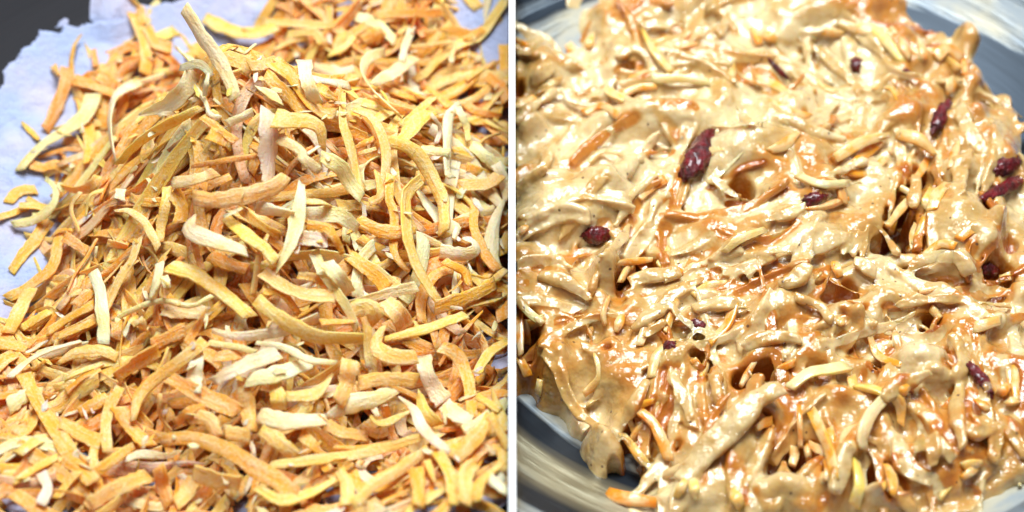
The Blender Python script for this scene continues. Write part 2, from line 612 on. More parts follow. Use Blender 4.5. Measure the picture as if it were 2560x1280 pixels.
def stamp(F, cen, wid, thk):
    """raise the height field under a shred that now lies there"""
    Q = spline(cen, max(8, int(np.linalg.norm(np.diff(cen, axis=0), axis=1).sum() / (F.h * 0.8))))
    t = np.gradient(Q[:, :2], axis=0)
    t /= np.linalg.norm(t, axis=1)[:, None] + 1e-9
    for k in np.linspace(-0.5, 0.5, max(3, int(wid / F.h) + 1)):
        x, y = Q[:, 0] - t[:, 1] * wid * k, Q[:, 1] + t[:, 0] * wid * k
        i = np.clip(((x - F.x0) / F.h + .5).astype(int), 0, F.Z.shape[1] - 1)
        j = np.clip(((y - F.y0) / F.h + .5).astype(int), 0, F.Z.shape[0] - 1)
        np.maximum.at(F.Z, (j, i), Q[:, 2] + thk * 0.5)


class Bag:
    def __init__(self):
        self.v, self.f, self.fib, self.col, self.n = [], [], [], [], 0

    def add(self, V, F, fib, col):
        self.v.append(V)
        self.f += [tuple(i + self.n for i in q) for q in F]
        self.fib += fib
        self.col.append(col)
        self.n += len(V)

    def mesh(self, name, mat):
        return make_mesh(name, np.vstack(self.v), self.f, mat,
                         {'fib': ('FLOAT_VECTOR', self.fib), 'col': ('FLOAT_COLOR', np.vstack(self.col))})


def shred_object(name, parts, mat, label, cat, group, side):
    V, F, fib, col = parts
    V = clip_side(V, side)
    c = V.mean(0)
    me = make_mesh(name, V - c, F, mat, {'fib': ('FLOAT_VECTOR', fib), 'col': ('FLOAT_COLOR', col)})
    o = link(name, me, label, cat, group)
    o.location = Vector(c) * S
    return o


def project(P):
    d = np.atleast_2d(P) - CPOS
    k = DIST / (d @ CDIR)
    return np.stack([1280 + d[:, 0] * k * 100, 640 - (d @ CUP) * k * 100], 1)


# fill: every layer of the heap, deepest first
bag = Bag()
top_fill = []
seed = 1000
for layer, (depth, count) in enumerate(((1.25, 420), (0.85, 520), (0.45, 620), (0.10, 540))):
    LF = Field(xs[0], yl[0], hL, surfZ - depth)
    k = 0
    while k < count:
        x, y = rnd.uniform(LX - 7.4, -0.1), rnd.uniform(-9.5, 11.5)
        if math.hypot(x - LX, y - BLY) > 11.2: continue
        over = float(heapF(x, y) - floorF(x, y))
        if over < rnd.uniform(-0.15, 0.35): continue
        k += 1
        seed += 1
        r = random.Random(seed)
        L = min(4.6, max(0.8, r.lognormvariate(math.log(2.7), 0.34)))
        wd = r.uniform(0.07, 0.2) if r.random() < .1 else r.uniform(0.22, 0.38)
        th = r.uniform(0.035, 0.075)
        a = r.uniform(0, math.pi)
        if r.random() < 0.35: a = math.radians(r.gauss(28, 25))
        bend = r.gauss(0, 0.75)
        ss = np.linspace(-L / 2, L / 2, 11)
        th_ = a + bend * ss / L * 2
        P = np.stack([np.cumsum(np.cos(th_)), np.cumsum(np.sin(th_))], 1) * (L / 11)
        P = P - P.mean(0) + (x, y)
        if layer < 3:
            z = LF(P[:, 0], P[:, 1]) + r.uniform(-.15, .2) + np.linspace(-1, 1, 11) * r.gauss(0, .16)
        else:
            z = surfF(P[:, 0], P[:, 1]) + r.uniform(-.2, .05) + np.linspace(-1, 1, 11) * r.gauss(0, .12)
            if r.random() < .2: z += 0.3 * (np.linspace(0, 1, 11) ** 3) * r.random()
        cen = np.column_stack([P, z])
        nrm = surfF.normal(P[:, 0], P[:, 1]) * .5 - CDIR * .5
        tw0 = r.gauss(0, .3)
        peak = float(rrF(x, y)) < 0.22 or (x > LX + 1.5 and 0 < y < 5)
        t = r.choices((0, 1, 2, 3, 5), (1, 5, 6, 5, 1) if layer == 3 and peak else (4, 8, 5, 1.3, 1) if layer == 3 else (6, 6, 1, .2, .6))[0]
        parts = strip(cen, nrm, wd, th, seed, tint_of(t, r), (r.random() ** 2, r.random() ** 2), (tw0, tw0 + r.gauss(0, .6)))
        if layer == 3:
            stamp(TOP, cen, wd, th)
            top_fill.append((cen, parts, t, L, abs(bend)))
        else:
            V = clip_side(parts[0], -1)
            bag.add(V, *parts[1:])

# shreds one can follow in the photograph: width, tint, lift, point0, point1 | pixel path # label
SHREDS = '''
20 1 0 0 0|936,40 1010,34 1110,30
22 2 0 .3 .6|660,54 741,60 842,66
30 1 0 .2 .2|905,100 960,80
22 1 0 0 0|855,84 842,128
18 2 0 0 .3|885,91 858,121 821,138
18 2 0 0 0|717,87 784,81 808,111
18 1 0 0 .2|1211,74 1164,101#orange shred end pointing at the floured bowl wall, back right
12 2 .3 0 0|1010,121 1077,114 1134,107 1130,134 1124,165#thin shred bent into a triangle at the back right
22 1 0 0 0|1218,191 1258,222 1265,255
17 1 0 0 0|1211,168 1164,198
26 1 0 0 0|333,34 353,84 364,134 363,185#upright orange shred against the flour, left of the white stick
30 0 .1 0 .2|168,171 161,218 138,279 114,326#deep orange shred standing in the flour at far left
14 1 .2 0 0|134,165 148,190
34 4 .1 0 .3|232,235 215,286 161,329 101,366 50,425#long olive yellow shred curving down over the flour
24 1 0 0 0|185,198 235,215 289,238
22 1 0 0 0|242,191 290,218
13 0 .1 .2 0|233,124 240,165#tiny orange stub poking up from the flour
14 1 0 .6 0|54,305 98,350
20 1 0 0 0|350,20 358,60
24 1 0 0 0|368,70 390,110 430,120
26 2 0 0 0|395,95 440,75
24 1 0 0 0|20,507 50,477 91,474
24 1 0 0 0|249,440 228,464 188,474 138,460
28 1 0 0 .3|121,548 84,605 50,645 27,679
20 4 .35 .5 .2|114,447 138,470 138,504 111,534 74,554 30,561#greenish crescent shred curled at the far left
28 1 .1 0 .3|151,581 144,618 134,665 97,699 57,726 17,746#S-shaped orange shred sliding off the heap's left edge
9 1 .1 0 0|131,591 148,578 181,575
24 1 0 0 0|161,591 218,628
14 1 0 .2 .4|242,598 215,645 188,685 168,732
12 2 .1 0 0|202,480 178,521 198,581
9 2 .1 0 .3|262,475 225,490 215,540
26 1 0 0 0|118,830 175,793 235,759
22 1 0 0 0|144,843 235,803
26 1 0 0 0|188,763 232,726
20 2 .1 0 0|54,820 124,779
30 2 .1 0 0|77,722 44,783 20,833
14 3 .1 .5 0|299,215 353,205 410,188
40 3 .15 .9 0|346,289 420,262 464,222 490,181#pale leaf-shaped shred with a point toward the left, below the peak
34 3 .3 0 0|343,205 296,235 276,279 276,336 289,400#broad pale shred arching down the heap's upper left
27 2 .2 .5 0|504,269 437,302 370,339 326,376 296,410#long yellow shred sloping down left below the leaf-shaped one
12 3 .15 0 0|484,215 511,249 524,285 551,296
20 3 .2 0 0|568,310 632,280
35 1 .1 0 0|521,335 570,352
20 1 .1 .3 0|504,293 544,322 590,355
14 1 0 .3 .3|480,416 571,400 640,390
30 3 .15 .5 .5|440,120 478,150 520,180
22 3 .15 .4 .4|450,170 500,160 530,190
14 3 .2 .5 .3|520,185 515,215 512,240
30 1 0 0 0|664,185 707,228 751,269 771,296
18 1 .1 0 0|690,146 741,188
40 1 .1 0 .2|684,158 724,188 761,235 801,279 838,286#wide orange ribbon folded beneath the white-topped shred
34 3 .3 0 .2|761,152 764,190 778,230 798,258#white flat shred end standing right of the peak
40 2 .3 .3 .2|511,44 551,64 598,80 650,80 690,65#yellow twisted shred on the peak beside the white stick
22 3 .1 .8 .8|640,218 674,235 707,260#white splinter pointed at both ends below the peak
24 3 0 0 .2|784,168 842,181 885,171
22 3 0 0 0|781,198 872,215
22 1 0 0 0|788,215 842,249
22 3 .3 0 0|962,131 929,138 909,161 909,188 929,222 962,255 999,289#pale shred looped like a hook, right of the peak
32 3 .1 0 .5|1033,141 993,175 952,198 932,212#thick white shred lying inside the hooked one
17 3 .35 0 0|1030,74 1013,114 1004,155#narrow white shred standing up at the back right
22 1 0 0 0|1073,222 1127,269
17 1 .1 0 .3|1164,262 1204,282 1255,286
14 2 .1 0 .5|1211,302 1268,332
17 2 .2 0 0|1087,242 1043,279 1000,316
36 2 .3 .2 .2|1077,279 1043,302 1016,336 990,365
12 3 .3 .2 .2|1077,285 1100,319 1090,359
30 3 .25 .4 0|1150,262 1124,289 1120,336 1120,430 1132,445#tall white shred hanging straight down the right slope
17 3 .35 0 .3|1144,269 1164,309 1171,353
20 3 .3 0 0|1050,373 1124,383
30 3 .15 .3 0|1178,363 1228,403 1262,433
28 3 .1 0 0|1240,410 1262,455 1268,500
24 2 .25 .5 0|858,232 856,302 875,370 889,430 902,490#long slim shred running straight down right of centre
14 1 .1 0 .4|936,346 889,370
10 2 .1 0 .4|940,372 895,385
24 2 .4 .4 .5|882,275 926,292 952,333 966,380 962,430 950,500#yellow bow-shaped shred crossing the right slope
32 2 .35 0 0|972,353 1020,366 1053,396 1073,430 1090,465 1106,500 1110,548 1110,580#long pale arched shred, the largest on the right slope
44 2 .2 0 .7|684,296 741,302 781,306 801,326 808,376#broad yellow flap bent over at a sharp tip
48 3 .3 .3 .4|670,275 672,336 670,386 672,430 668,468#wide whitish shred hanging down the middle below the peak
24 3 .2 0 .2|697,346 751,376 758,396 801,428
8 3 .35 0 0|768,386 798,366
32 3 .15 0 .2|801,390 848,416 870,450 905,495
26 2 .1 0 0|1151,464 1218,460 1251,437
20 2 .1 0 .2|942,430 952,487 922,507
24 3 .2 0 0|302,474 299,500
20 1 0 0 0|269,608 319,615
30 1 .1 0 0|433,480 454,517 450,558
25 2 .2 0 .3|420,467 413,514 403,564 400,605
20 2 .2 .6 .2|286,527 323,527 360,554 380,588 396,621#yellow arched shred, left of centre, one end thin
28 5 .1 0 0|430,455 480,450 540,430
40 5 0 0 0|413,770 524,786
36 2 .3 0 .2|484,494 538,501 605,490 650,480 690,465 715,440#broad yellow shred lying level across the middle
22 1 .1 0 0|600,520 650,560 700,590
30 1 .1 0 0|524,638 571,662 618,672
16 1 .1 0 .2|487,601 494,638 507,675
30 2 .1 0 0|564,544 605,578 640,605 660,618 690,652
34 3 .3 0 0|474,551 477,578 524,598 615,628#pale shred with a white folded end, left of centre
17 2 .3 .7 0|674,578 650,632 640,685 632,740#slim upright shred in the middle with a pointed top
30 3 .1 0 0|640,517 707,531 735,538
17 2 .1 0 .3|764,504 808,507 848,527
40 3 .2 .2 .4|764,538 842,538 895,572#ragged bright white shred to the right of the middle
20 1 .1 0 .3|768,561 821,574 858,635
36 3 .2 0 .1|748,594 818,602#short stubby white shred end, brightest in the middle
34 3 .45 .6 .8|754,457 748,514 737,571 724,618 690,679#white blade of shred pointing down in the middle
22 1 .1 0 .6|976,437 973,497 986,541 986,632 1020,679
30 1 .25 .1 .3|895,548 929,568 976,581 1040,574#orange bone-shaped shred lying level on the right
34 2 .35 .2 .1|1053,447 1016,480 1013,531 1016,591 1036,658 1070,719 1097,756#long shred with square end running down the right side
24 1 .1 0 0|1191,511 1184,564 1211,632 1245,675#orange shred with a dark bruised tip near right edge
14 3 .1 .3 0|1134,598 1144,571
36 3 .25 .1 0|1100,628 1150,636 1185,630 1190,612 1167,594#pale shred with upturned end at the right
22 1 .1 0 .2|1110,652 1161,679 1174,716
32 1 .1 0 0|872,638 926,679 969,722
34 3 .2 0 .2|815,655 848,695 875,732
22 1 .1 .3 0|744,689 788,695 828,719
18 1 .05 0 .3|657,729 707,736 748,786
24 3 .25 0 0|784,628 808,682 835,722 868,769 892,820#slim bluish white shred slanting down right of the middle
24 3 .2 .6 0|872,756 959,736 1043,716#pale greyish shred slanting up to the right
32 2 .3 0 0|657,679 707,716 774,739 835,742#thick curved shred with a cut end in the middle
40 2 .1 0 0|875,776 919,769 946,803
50 2 .1 .3 0|962,752 996,786 1013,826
32 1 .15 0 0|1238,709 1178,739 1087,769#ridged orange shred lying slanted at the right edge
17 2 .15 0 0|1265,675 1235,699
24 1 .1 0 0|801,806 878,803
34 2 .15 0 0|640,749 707,800 791,840 909,847
30 2 .25 .6 0|962,847 1060,823 1164,786#long yellow streaked shred rising toward the right edge
36 2 .25 .7 .2|959,815 942,850 945,872 976,890 1043,894#shred bent like a boomerang, right of the middle
30 2 .2 0 .1|346,598 333,645 299,699 279,742 259,790#long straight shred leaning left on the left slope
28 3 .15 0 0|232,679 249,722 252,766 259,800 259,860
34 2 .3 0 0|420,665 487,685 551,729 598,766 625,793#long frosted shred with square end, left of centre
14 3 .3 .4 .3|282,803 336,773 403,752 477,766 531,739#thin wavy white shred on the left slope
26 3 .35 0 .4|400,658 393,699 376,746#small white curled scrap among the left shreds
22 3 .3 .3 .3|412,690 418,720
30 1 .1 0 0|378,863 464,823
20 1 .15 .3 .9|464,860 487,826 514,773#small orange spike pointing up, left of the middle
28 2 .1 0 0|340,800 365,827
26 3 .3 .5 0|531,826 588,840 640,838 724,823 798,792#long white shred lying level across the lower middle
16 3 .1 .3 .3|640,857 707,867 774,900 841,907
16 4 .1 0 .3|521,857 588,867 640,880
26 1 0 0 0|538,894 605,884
32 3 .2 .3 0|531,954 590,925 640,900 697,882#pale shred with greenish square end in the lower middle
36 3 .2 .1 0|615,953 707,930 781,904#frosted thick shred beside the greenish-ended one
30 2 .15 .1 .6|714,991 788,984 831,934
40 2 .2 0 .1|875,900 868,951 845,1008
34 2 .15 .1 0|895,961 959,947 1043,951
40 3 .15 .5 .3|818,1048 875,1011 942,994 986,974#lacy ragged whitish shred in the lower right
14 3 .2 0 .3|925,1005 946,1041
34 2 0 0 0|687,958 700,1025
42 3 .25 .1 0|647,1038 724,1052 815,1048#broad flat frosted shred in the lower middle
40 3 .2 0 0|1057,890 1073,951 1110,1005#wide pale speckled shred standing at the lower right
32 1 .3 .2 .3|1100,867 1144,890 1171,958 1181,1041#orange shred arched like a bow at the lower right
26 3 .4 .8 .4|996,991 1036,1025 1063,1078 1124,1132#white shred with jagged edge, lower right, lying uppermost
34 2 .15 .8 0|1050,978 1057,1025 1090,1065
36 3 .2 0 .2|1110,1011 1144,1038 1178,1052
34 1 .3 .8 .2|1218,1031 1208,1068 1171,1112 1137,1152#pointed orange shred curving up at the lower right
18 2 .1 0 0|1191,991 1251,1025
20 2 .1 0 0|1224,1038 1272,1119
30 2 .15 .3 .1|1191,934 1224,884 1271,853
18 2 .15 .6 .6|925,1041 959,1058 1026,1028
20 3 .1 .3 0|24,944 74,900 131,874 202,853#slim white shred at the left edge of the front
28 2 .2 .7 .2|144,910 185,884 255,877 292,894#shred arched like an eyebrow, front left
34 1 .2 .2 0|289,944 336,910 396,874
16 1 .1 0 0|165,981 208,944 252,924
26 1 0 0 0|198,1031 269,991
32 3 .2 0 0|20,1018 60,991 104,984#pale shred end bent over at the left edge
34 1 .15 0 0|60,934 97,1011 141,1078 178,1139#long orange shred slanting down at the front left
34 1 .1 0 0|151,1055 202,1085 252,1105
28 2 .2 .2 .2|302,968 275,1018 265,1068 269,1132#pale curved shred standing at the front left
34 1 .2 .1 0|296,1018 329,1072 373,1115
30 2 .3 0 .5|514,853 447,907 386,951 346,994 333,1052#long yellow shred curving down, front left of the middle
14 2 .1 .2 .5|400,984 400,1038 430,1078
40 1 .15 .2 .2|423,944 487,978 598,1031#broad orange shred slanting under the white tab, front
36 3 .35 .2 .1|494,880 487,934 484,984#bright white flat tab of shred, front left of the middle
22 1 .1 0 0|440,1058 470,1031 517,1018
34 2 .1 0 0|480,1038 524,1052 544,1092
34 2 .1 .2 0|605,944 615,1001 628,1078
36 2 .1 .3 0|561,1078 625,1092
36 2 .15 0 0|657,1068 700,1109 741,1142
28 2 .1 0 0|815,1062 858,1082 919,1092
26 1 .1 0 .2|751,1085 791,1119 821,1139
14 1 .1 .2 .5|835,1119 909,1119 979,1102
26 2 .3 .4 .2|674,1162 774,1152 909,1132 1053,1095#very long level shred near the front, white along its edge
18 3 .3 .2 .6|309,1152 353,1136 420,1139 450,1125#white shred curved like a smile at the front left
26 1 .2 0 .5|228,1186 279,1152 333,1112
36 1 .4 .2 0|400,1105 454,1095 521,1105 588,1136 640,1172 690,1199 741,1240#long thick orange shred arched across the front
22 2 .1 .2 0|34,1206 87,1172 144,1142
34 1 .1 0 0|158,1146 202,1172 235,1206
24 3 .15 0 .1|104,1182 118,1220 101,1262
22 1 0 0 0|141,1246 195,1179
34 2 .2 0 0|222,1262 292,1220 373,1189#pale orange shred rising from the bottom edge, left
34 1 .1 0 0|396,1166 410,1220 423,1262
34 2 .1 0 0|484,1199 464,1236 440,1262
40 2 .25 0 0|484,1179 544,1199 601,1206#short wide yellow shred with blunt ends at the front
26 2 .2 .2 .3|640,1220 707,1253 784,1230 841,1199#yellow shred sagging like a hammock at the bottom edge
28 2 .25 .1 0|1070,1122 993,1176 932,1213 885,1266#straight pale shred running down to the bottom edge
16 2 .2 0 .7|1067,1152 1087,1206
32 1 .1 0 0|1040,1172 1046,1220 1046,1265
30 1 .1 0 0|1094,1129 1124,1186 1140,1262
34 2 .15 .2 0|1191,1159 1164,1186 1164,1262
30 1 .2 .3 .1|1261,1152 1204,1203 1191,1256
30 3 .15 .2 0|1224,1196 1270,1230
30 2 .1 0 0|848,1176 868,1213 868,1262
34 3 .9 .15 .05|460,20 504,90 544,145 571,195 588,247#long straight white shred leaning across the peak, uppermost
'''
heroes = []
for ln in SHREDS.strip().split('\n'):
    ln, _, lab = ln.partition('#')
    head, _, path = ln.partition('|')
    wpx, t, lift, p0, p1 = [float(v) for v in head.split()]
    pts = np.array([[float(v) for v in p.split(',')] for p in path.split()])
    heroes.append((wpx, int(t), lift, p0, p1, pts, lab.strip() or None))


LEFT_MARKS = '''524 135 long straight white shred on the peak
590 75 yellow twisted shred on the peak
410 240 pale leaf-shaped shred
290 300 broad pale arching shred
400 340 long yellow sloping shred
776 210 white flat shred end right of the peak
930 190 hook-shaped pale shred
1015 115 narrow white standing shred
1125 350 tall white hanging shred
870 360 long slim straight shred
935 350 yellow bow-shaped shred
1070 460 long pale arched shred
670 370 wide whitish hanging shred
775 320 broad yellow bent flap
600 480 broad level yellow shred
540 590 pale shred with a white folded end
720 570 white blade-shaped shred
785 598 short stubby white shred end
965 565 orange bone-shaped shred
1050 620 long square-ended shred on the right
1205 600 orange shred with a bruised tip
1165 615 pale shred with an upturned end
830 720 slim bluish white slanting shred
750 715 thick curved cut-ended shred
960 850 boomerang-shaped shred
1060 820 long yellow streaked shred
1160 740 ridged orange shred
540 730 long frosted shred
400 765 thin wavy white shred
660 825 long white level shred
610 915 greenish-ended pale shred
730 1045 broad flat frosted shred
1080 950 wide speckled shred
1150 950 orange bow-arched shred
1060 1060 white jagged shred
1185 1090 pointed orange upcurving shred
425 960 long yellow shred curving down in front
490 935 bright white flat tab
570 1160 long thick orange arched shred
380 1138 white smile-shaped shred
860 1135 very long level shred
980 1190 straight pale shred by the bottom edge
740 1240 sagging yellow shred
545 1190 short wide yellow blunt shred
300 1225 pale orange shred at the bottom edge
125 1040 long orange slanting shred in front
280 1050 pale curved standing shred
220 885 eyebrow-arched shred
90 900 slim white shred at the left edge
60 1000 bent pale shred end
310 690 long straight left-leaning shred
345 560 yellow arched shred
120 660 S-shaped orange shred
120 500 greenish crescent shred
160 310 olive yellow shred
140 260 deep orange standing shred
350 110 upright orange shred
1180 85 orange end at the back right'''
RIGHT_MARKS = '''1745 390 large wrinkled cranberry
1490 588 round red cranberry
2038 495 glistening cranberry
2354 287 maroon cranberry
2140 161 dark purple cranberry at the back
2510 410 cranberry cut by the right edge
2500 475 long crimson cranberry strip
2480 678 purple cranberry halfway down the right edge
1950 177 thin maroon skin streak
1744 809 small dark cranberry in the middle
1670 865 small purple cranberry on the slope
2453 950 frosted purple cranberry
1640 130 pale yellow spear
2190 100 yellow bent-over shred
2370 130 arched orange shred at the back
1635 1080 bright orange arching shred
1580 1245 orange shred over the bowl
1840 1245 yellow tip at the bottom edge
2045 940 level cream shred
2170 1060 broad curving cream shred
2060 1110 long orange shred by the hollow
2140 1210 yellow upright shred
1510 780 slim yellow-edged shred
1700 200 long pale coated shred
2250 520 deep dark hollow on the right
1430 510 smooth pale lobe
1395 900 smooth bulge at the lower left
1330 110 batter's back left edge'''


taken = set()


def unused(make, px, marks):
    """a description by the nearest landmark that no other shred has yet"""
    for k in range(6):
        lab = make(beside(px, marks, k))
        if len(lab.split()) <= 16 and lab not in taken:
            taken.add(lab)
            return lab
    return make(beside(px, marks, 0))


def beside(px, marks, rank=0):
    found = []
    for ln in marks.split('\n'):
        mx, my, nm = ln.split(' ', 2)
        dx, dy = px[0] - float(mx), px[1] - float(my)
        d = math.hypot(dx, dy)
        found.append((d, dx, dy, nm))
    d, dx, dy, nm = sorted(found)[rank]
    if d < 28: side = 'against'
    elif abs(dx) > 2.2 * abs(dy): side = 'right of' if dx > 0 else 'left of'
    elif abs(dy) > 2.2 * abs(dx): side = 'below' if dy > 0 else 'above'
    else: side = ('below' if dy > 0 else 'above') + (' and right of' if dx > 0 else ' and left of')
    return f'{side} the {nm}'


def describe(t, L, bend, px):
    shape = 'short' if L < 1.7 else 'curled' if bend > 0.55 else 'long' if L > 3.4 else 'plain'
    colr = {0: 'deep orange', 1: 'orange', 2: 'yellow orange', 3: 'whitish', 4: 'greenish', 5: 'pinkish orange'}[t]
    return unused(lambda w_: f'{shape} {colr} shred {w_}', px, LEFT_MARKS), f'{shape} {colr} carrot shreds in the heap'


def trace(pts, hf, wpx, thk, lift, n=13, press=0.6, stiff=3):
    """a traced path brought to rest on the height field, point by point along its sight lines"""
    q = spline(pts, n)
    cen = hit(q[:, 0], q[:, 1], hf, 0.05)
    for _ in range(3):
        z = settle(cen[:, :2], hf, wpx / 100, thk, stiff, press) + lift * (0.35 + 0.65 * np.sin(np.linspace(0.15, 1, n) * math.pi * 0.95))
        cen = at_z(q[:, 0], q[:, 1], z)
    return cen


n_obj = 0
names = 'carrot_shred'
hero_objs = []
for k, (wpx, t, lift, p0, p1, pts, lab) in enumerate(heroes):
    r = random.Random(k + 50)
    thk = r.uniform(0.04, 0.075) if wpx > 12 else 0.045
    base = Field(xs[0], yl[0], hL, surfZ + 0.9 * (TOP.Z - surfZ).clip(0, 0.75))
    if lift > 0.8:      # the stick that leans on the peak
        q = spline(pts, 14)
        zz = np.linspace(float(surfF(*hit(588, 247, surfF)[0, :2])) + 1.5, float(surfF(*hit(588, 247, surfF)[0, :2])) + 0.35, 14)
        cen = at_z(q[:, 0], q[:, 1], zz)
    else:
        cen = trace(pts, base, wpx, thk, lift * 0.6)
    scale = np.mean(np.linalg.norm(cen - CPOS, axis=1)) / DIST
    nrm = surfF.normal(cen[:, 0], cen[:, 1]) * 0.55 - CDIR * 0.45
    tw = r.gauss(0, .28)
    wd = wpx / 100 * scale
    parts = strip(cen, nrm, wd * 1.10, thk, 7 * k + 3, tint_of(t, r), (p0, p1), (tw, tw + r.gauss(0, .4)), 0.13)
    stamp(TOP, cen, wd, thk)
    L = np.linalg.norm(np.diff(cen, axis=0), axis=1).sum()
    d0, d1 = cen[2] - cen[0], cen[-1] - cen[-3]
    bend = math.acos(max(-1, min(1, float(d0 @ d1 / np.linalg.norm(d0) / np.linalg.norm(d1)))))
    auto, grp = (lab, None) if lab else describe(t, L, bend, pts.mean(0))
    hero_objs.append(shred_object(names, parts, CARROT, lab or auto, 'carrot shred', 'shreds singled out in the heap' if lab else grp, -1))
    n_obj += 1

# the uppermost fill shreds inside the frame are things too; the rest is one mass
scored = []
for k, (cen, parts, t, L, bend) in enumerate(top_fill):
    px = project(cen)
    inside = ((px[:, 0] > 8) & (px[:, 0] < 1262) & (px[:, 1] > 8) & (px[:, 1] < 1272)).mean()
    free = (cen[:, 2] + 0.05 > TOP(cen[:, 0], cen[:, 1])).mean()
    scored.append((inside * free * L, k))
scored.sort(reverse=True)
chosen = {k for s, k in scored[:max(0, 298 - n_obj)] if s > 0.3}
for k, (cen, parts, t, L, bend) in enumerate(top_fill):
    if k in chosen:
        lab, grp = describe(t, L, bend, project(cen).mean(0))
        shred_object(names, parts, CARROT, lab, 'carrot shred', grp, -1)
    else:
        bag.add(clip_side(parts[0], -1), *parts[1:])

# fine crumbs and broken bits caught on the heap
for k in range(170):
    r = random.Random(k + 9000)
    px, py = r.uniform(20, 1265), r.uniform(30, 1260)
    p = hit(px, py, TOP, 0.0)[0]
    if float(heapF(p[0], p[1]) - floorF(p[0], p[1])) < 0: continue
    L, a = r.uniform(.12, .5), r.uniform(0, 6.28)
    if px > 1160 and 700 < py < 850: L *= 1.3
    cen = p + np.outer(np.linspace(-.5, .5, 4) * L, (math.cos(a), math.sin(a), r.gauss(0, .15))) + (0, 0, .03)
    parts = strip(cen, np.tile((r.gauss(0, .5), r.gauss(0, .5), 1.), (4, 1)), r.uniform(.08, .2), .02, 9000 + k, tint_of(r.choice((2, 3, 3, 3)), r), (.4, .4), (0, r.gauss(0, .8)), .3)
    bag.add(clip_side(parts[0], -1), *parts[1:])
link('carrot_heap', bag.mesh('carrot_heap', CARROT), 'dense mass of small carrot shreds and crumbs filling the heap', 'shredded carrot', kind='stuff')

# ---------------------------------------------------------------- RIGHT: batter with carrots and cranberries
hR = 0.026
xr = np.arange(CUT + 0.004, RX + 7.6, hR)
yr = np.arange(-9.6, 12.2, hR)
XR, YR = np.meshgrid(xr, yr)
BX, BY = RX, BRY
zbR = bowl_z(np.hypot(XR - BX, YR - BY))
EDGE = [(1180, 130), (1290, 92), (1370, 62), (1450, 14), (1560, -60), (2100, -60), (2190, 24), (2245, 80), (2330, 118), (2400, 118), (2425, 190),
        (2480, 255), (2545, 280), (2640, 330), (2700, 800), (2680, 1150), (2590, 1238), (2490, 1290), (2450, 1370), (1700, 1390), (1500, 1270),
        (1600, 1195), (1570, 1160), (1500, 1165), (1472, 1130), (1485, 1080), (1440, 1060), (1405, 1005), (1345, 985), (1340, 950), (1285, 950), (1180, 930)]
EP = at_z([e[0] for e in EDGE], [e[1] for e in EDGE], np.full(len(EDGE), -1.9))[:, :2]


g1, g2, g3, g4 = (gauss_noise(XR.shape, s, 20 + i) for i, s in enumerate((60, 24, 9, 4)))
ed = poly_dist(XR, YR, EP) + 0.18 + 0.10 * g3 + 0.14 * g2
e = np.clip(ed / 1.5, 0, 1)
rim_h = 0.95 * np.sqrt(1 - (1 - e) ** 2)
dome = 1.35 * (1 - np.exp(-np.maximum(ed, 0) / 3.2))
H0 = np.where(ed > 0, zbR * 0.35 + (-2.7) * 0.65 + rim_h + dome, zbR - 0.3)
H0 = np.where(ed > 0, np.maximum(H0, zbR - 0.3 + np.minimum(ed * 1.5, .6)), H0)
mask = smooth01(ed / 0.8)
baseF = Field(xr[0], yr[0], hR, H0.copy())
H = H0 + mask * (0.17 * g1 + 0.13 * g2 + 0.085 * g3)
OR = 0.27 + 0.17 * g2 + 0.12 * g1 + 0.06 * g3                     # carrot showing through the coat; hollows also carry painted shade as deep orange


def smax(a, b, k):
    h = np.clip(0.5 + 0.5 * (a - b) / k, 0, 1)
    return b + (a - b) * h + k * h * (1 - h)


def melt(Z, sig):
    kk = np.exp(-2 * math.pi ** 2 * ((np.fft.fftfreq(Z.shape[0])[:, None] * sig) ** 2 + (np.fft.rfftfreq(Z.shape[1])[None, :] * sig) ** 2))
    return np.fft.irfft2(np.fft.rfft2(Z) * kk, Z.shape)


def patch(pts, pad):
    x0, x1 = pts[:, 0].min() - pad, pts[:, 0].max() + pad
    y0, y1 = pts[:, 1].min() - pad, pts[:, 1].max() + pad
    i0, i1 = max(0, int((x0 - xr[0]) / hR)), min(len(xr), int((x1 - xr[0]) / hR) + 2)
    j0, j1 = max(0, int((y0 - yr[0]) / hR)), min(len(yr), int((y1 - yr[0]) / hR) + 2)
    if i1 - i0 < 3 or j1 - j0 < 3: return None
    return slice(j0, j1), slice(i0, i1)


def lobe(px, py, rx, ry, ang, high, orange, k=0.25):
    c = hit(px, py, baseF)[0]
    rx, ry = rx / 100, ry / 100 / math.sin(PHI + 0.1)
    s = patch(c[None, :2], max(rx, ry) * 1.8)
    if s is None: return
    X, Y = XR[s] - c[0], YR[s] - c[1]
    a = math.radians(ang)
    u, v = X * math.cos(a) + Y * math.sin(a), -X * math.sin(a) + Y * math.cos(a)
    d = (u / rx) ** 2 + (v / ry) ** 2 + 0.12 * g3[s] + .08 * g2[s]
    prof = float(baseF(c[0], c[1])) + high - 0.9 * high * d
    before = H[s]
    H[s] = np.where(prof > before - 3 * k, smax(prof, before, k), before)
    wgt = smooth01((prof - before) / 0.1 + 0.5)
    OR[s] = OR[s] * (1 - wgt) + orange * wgt


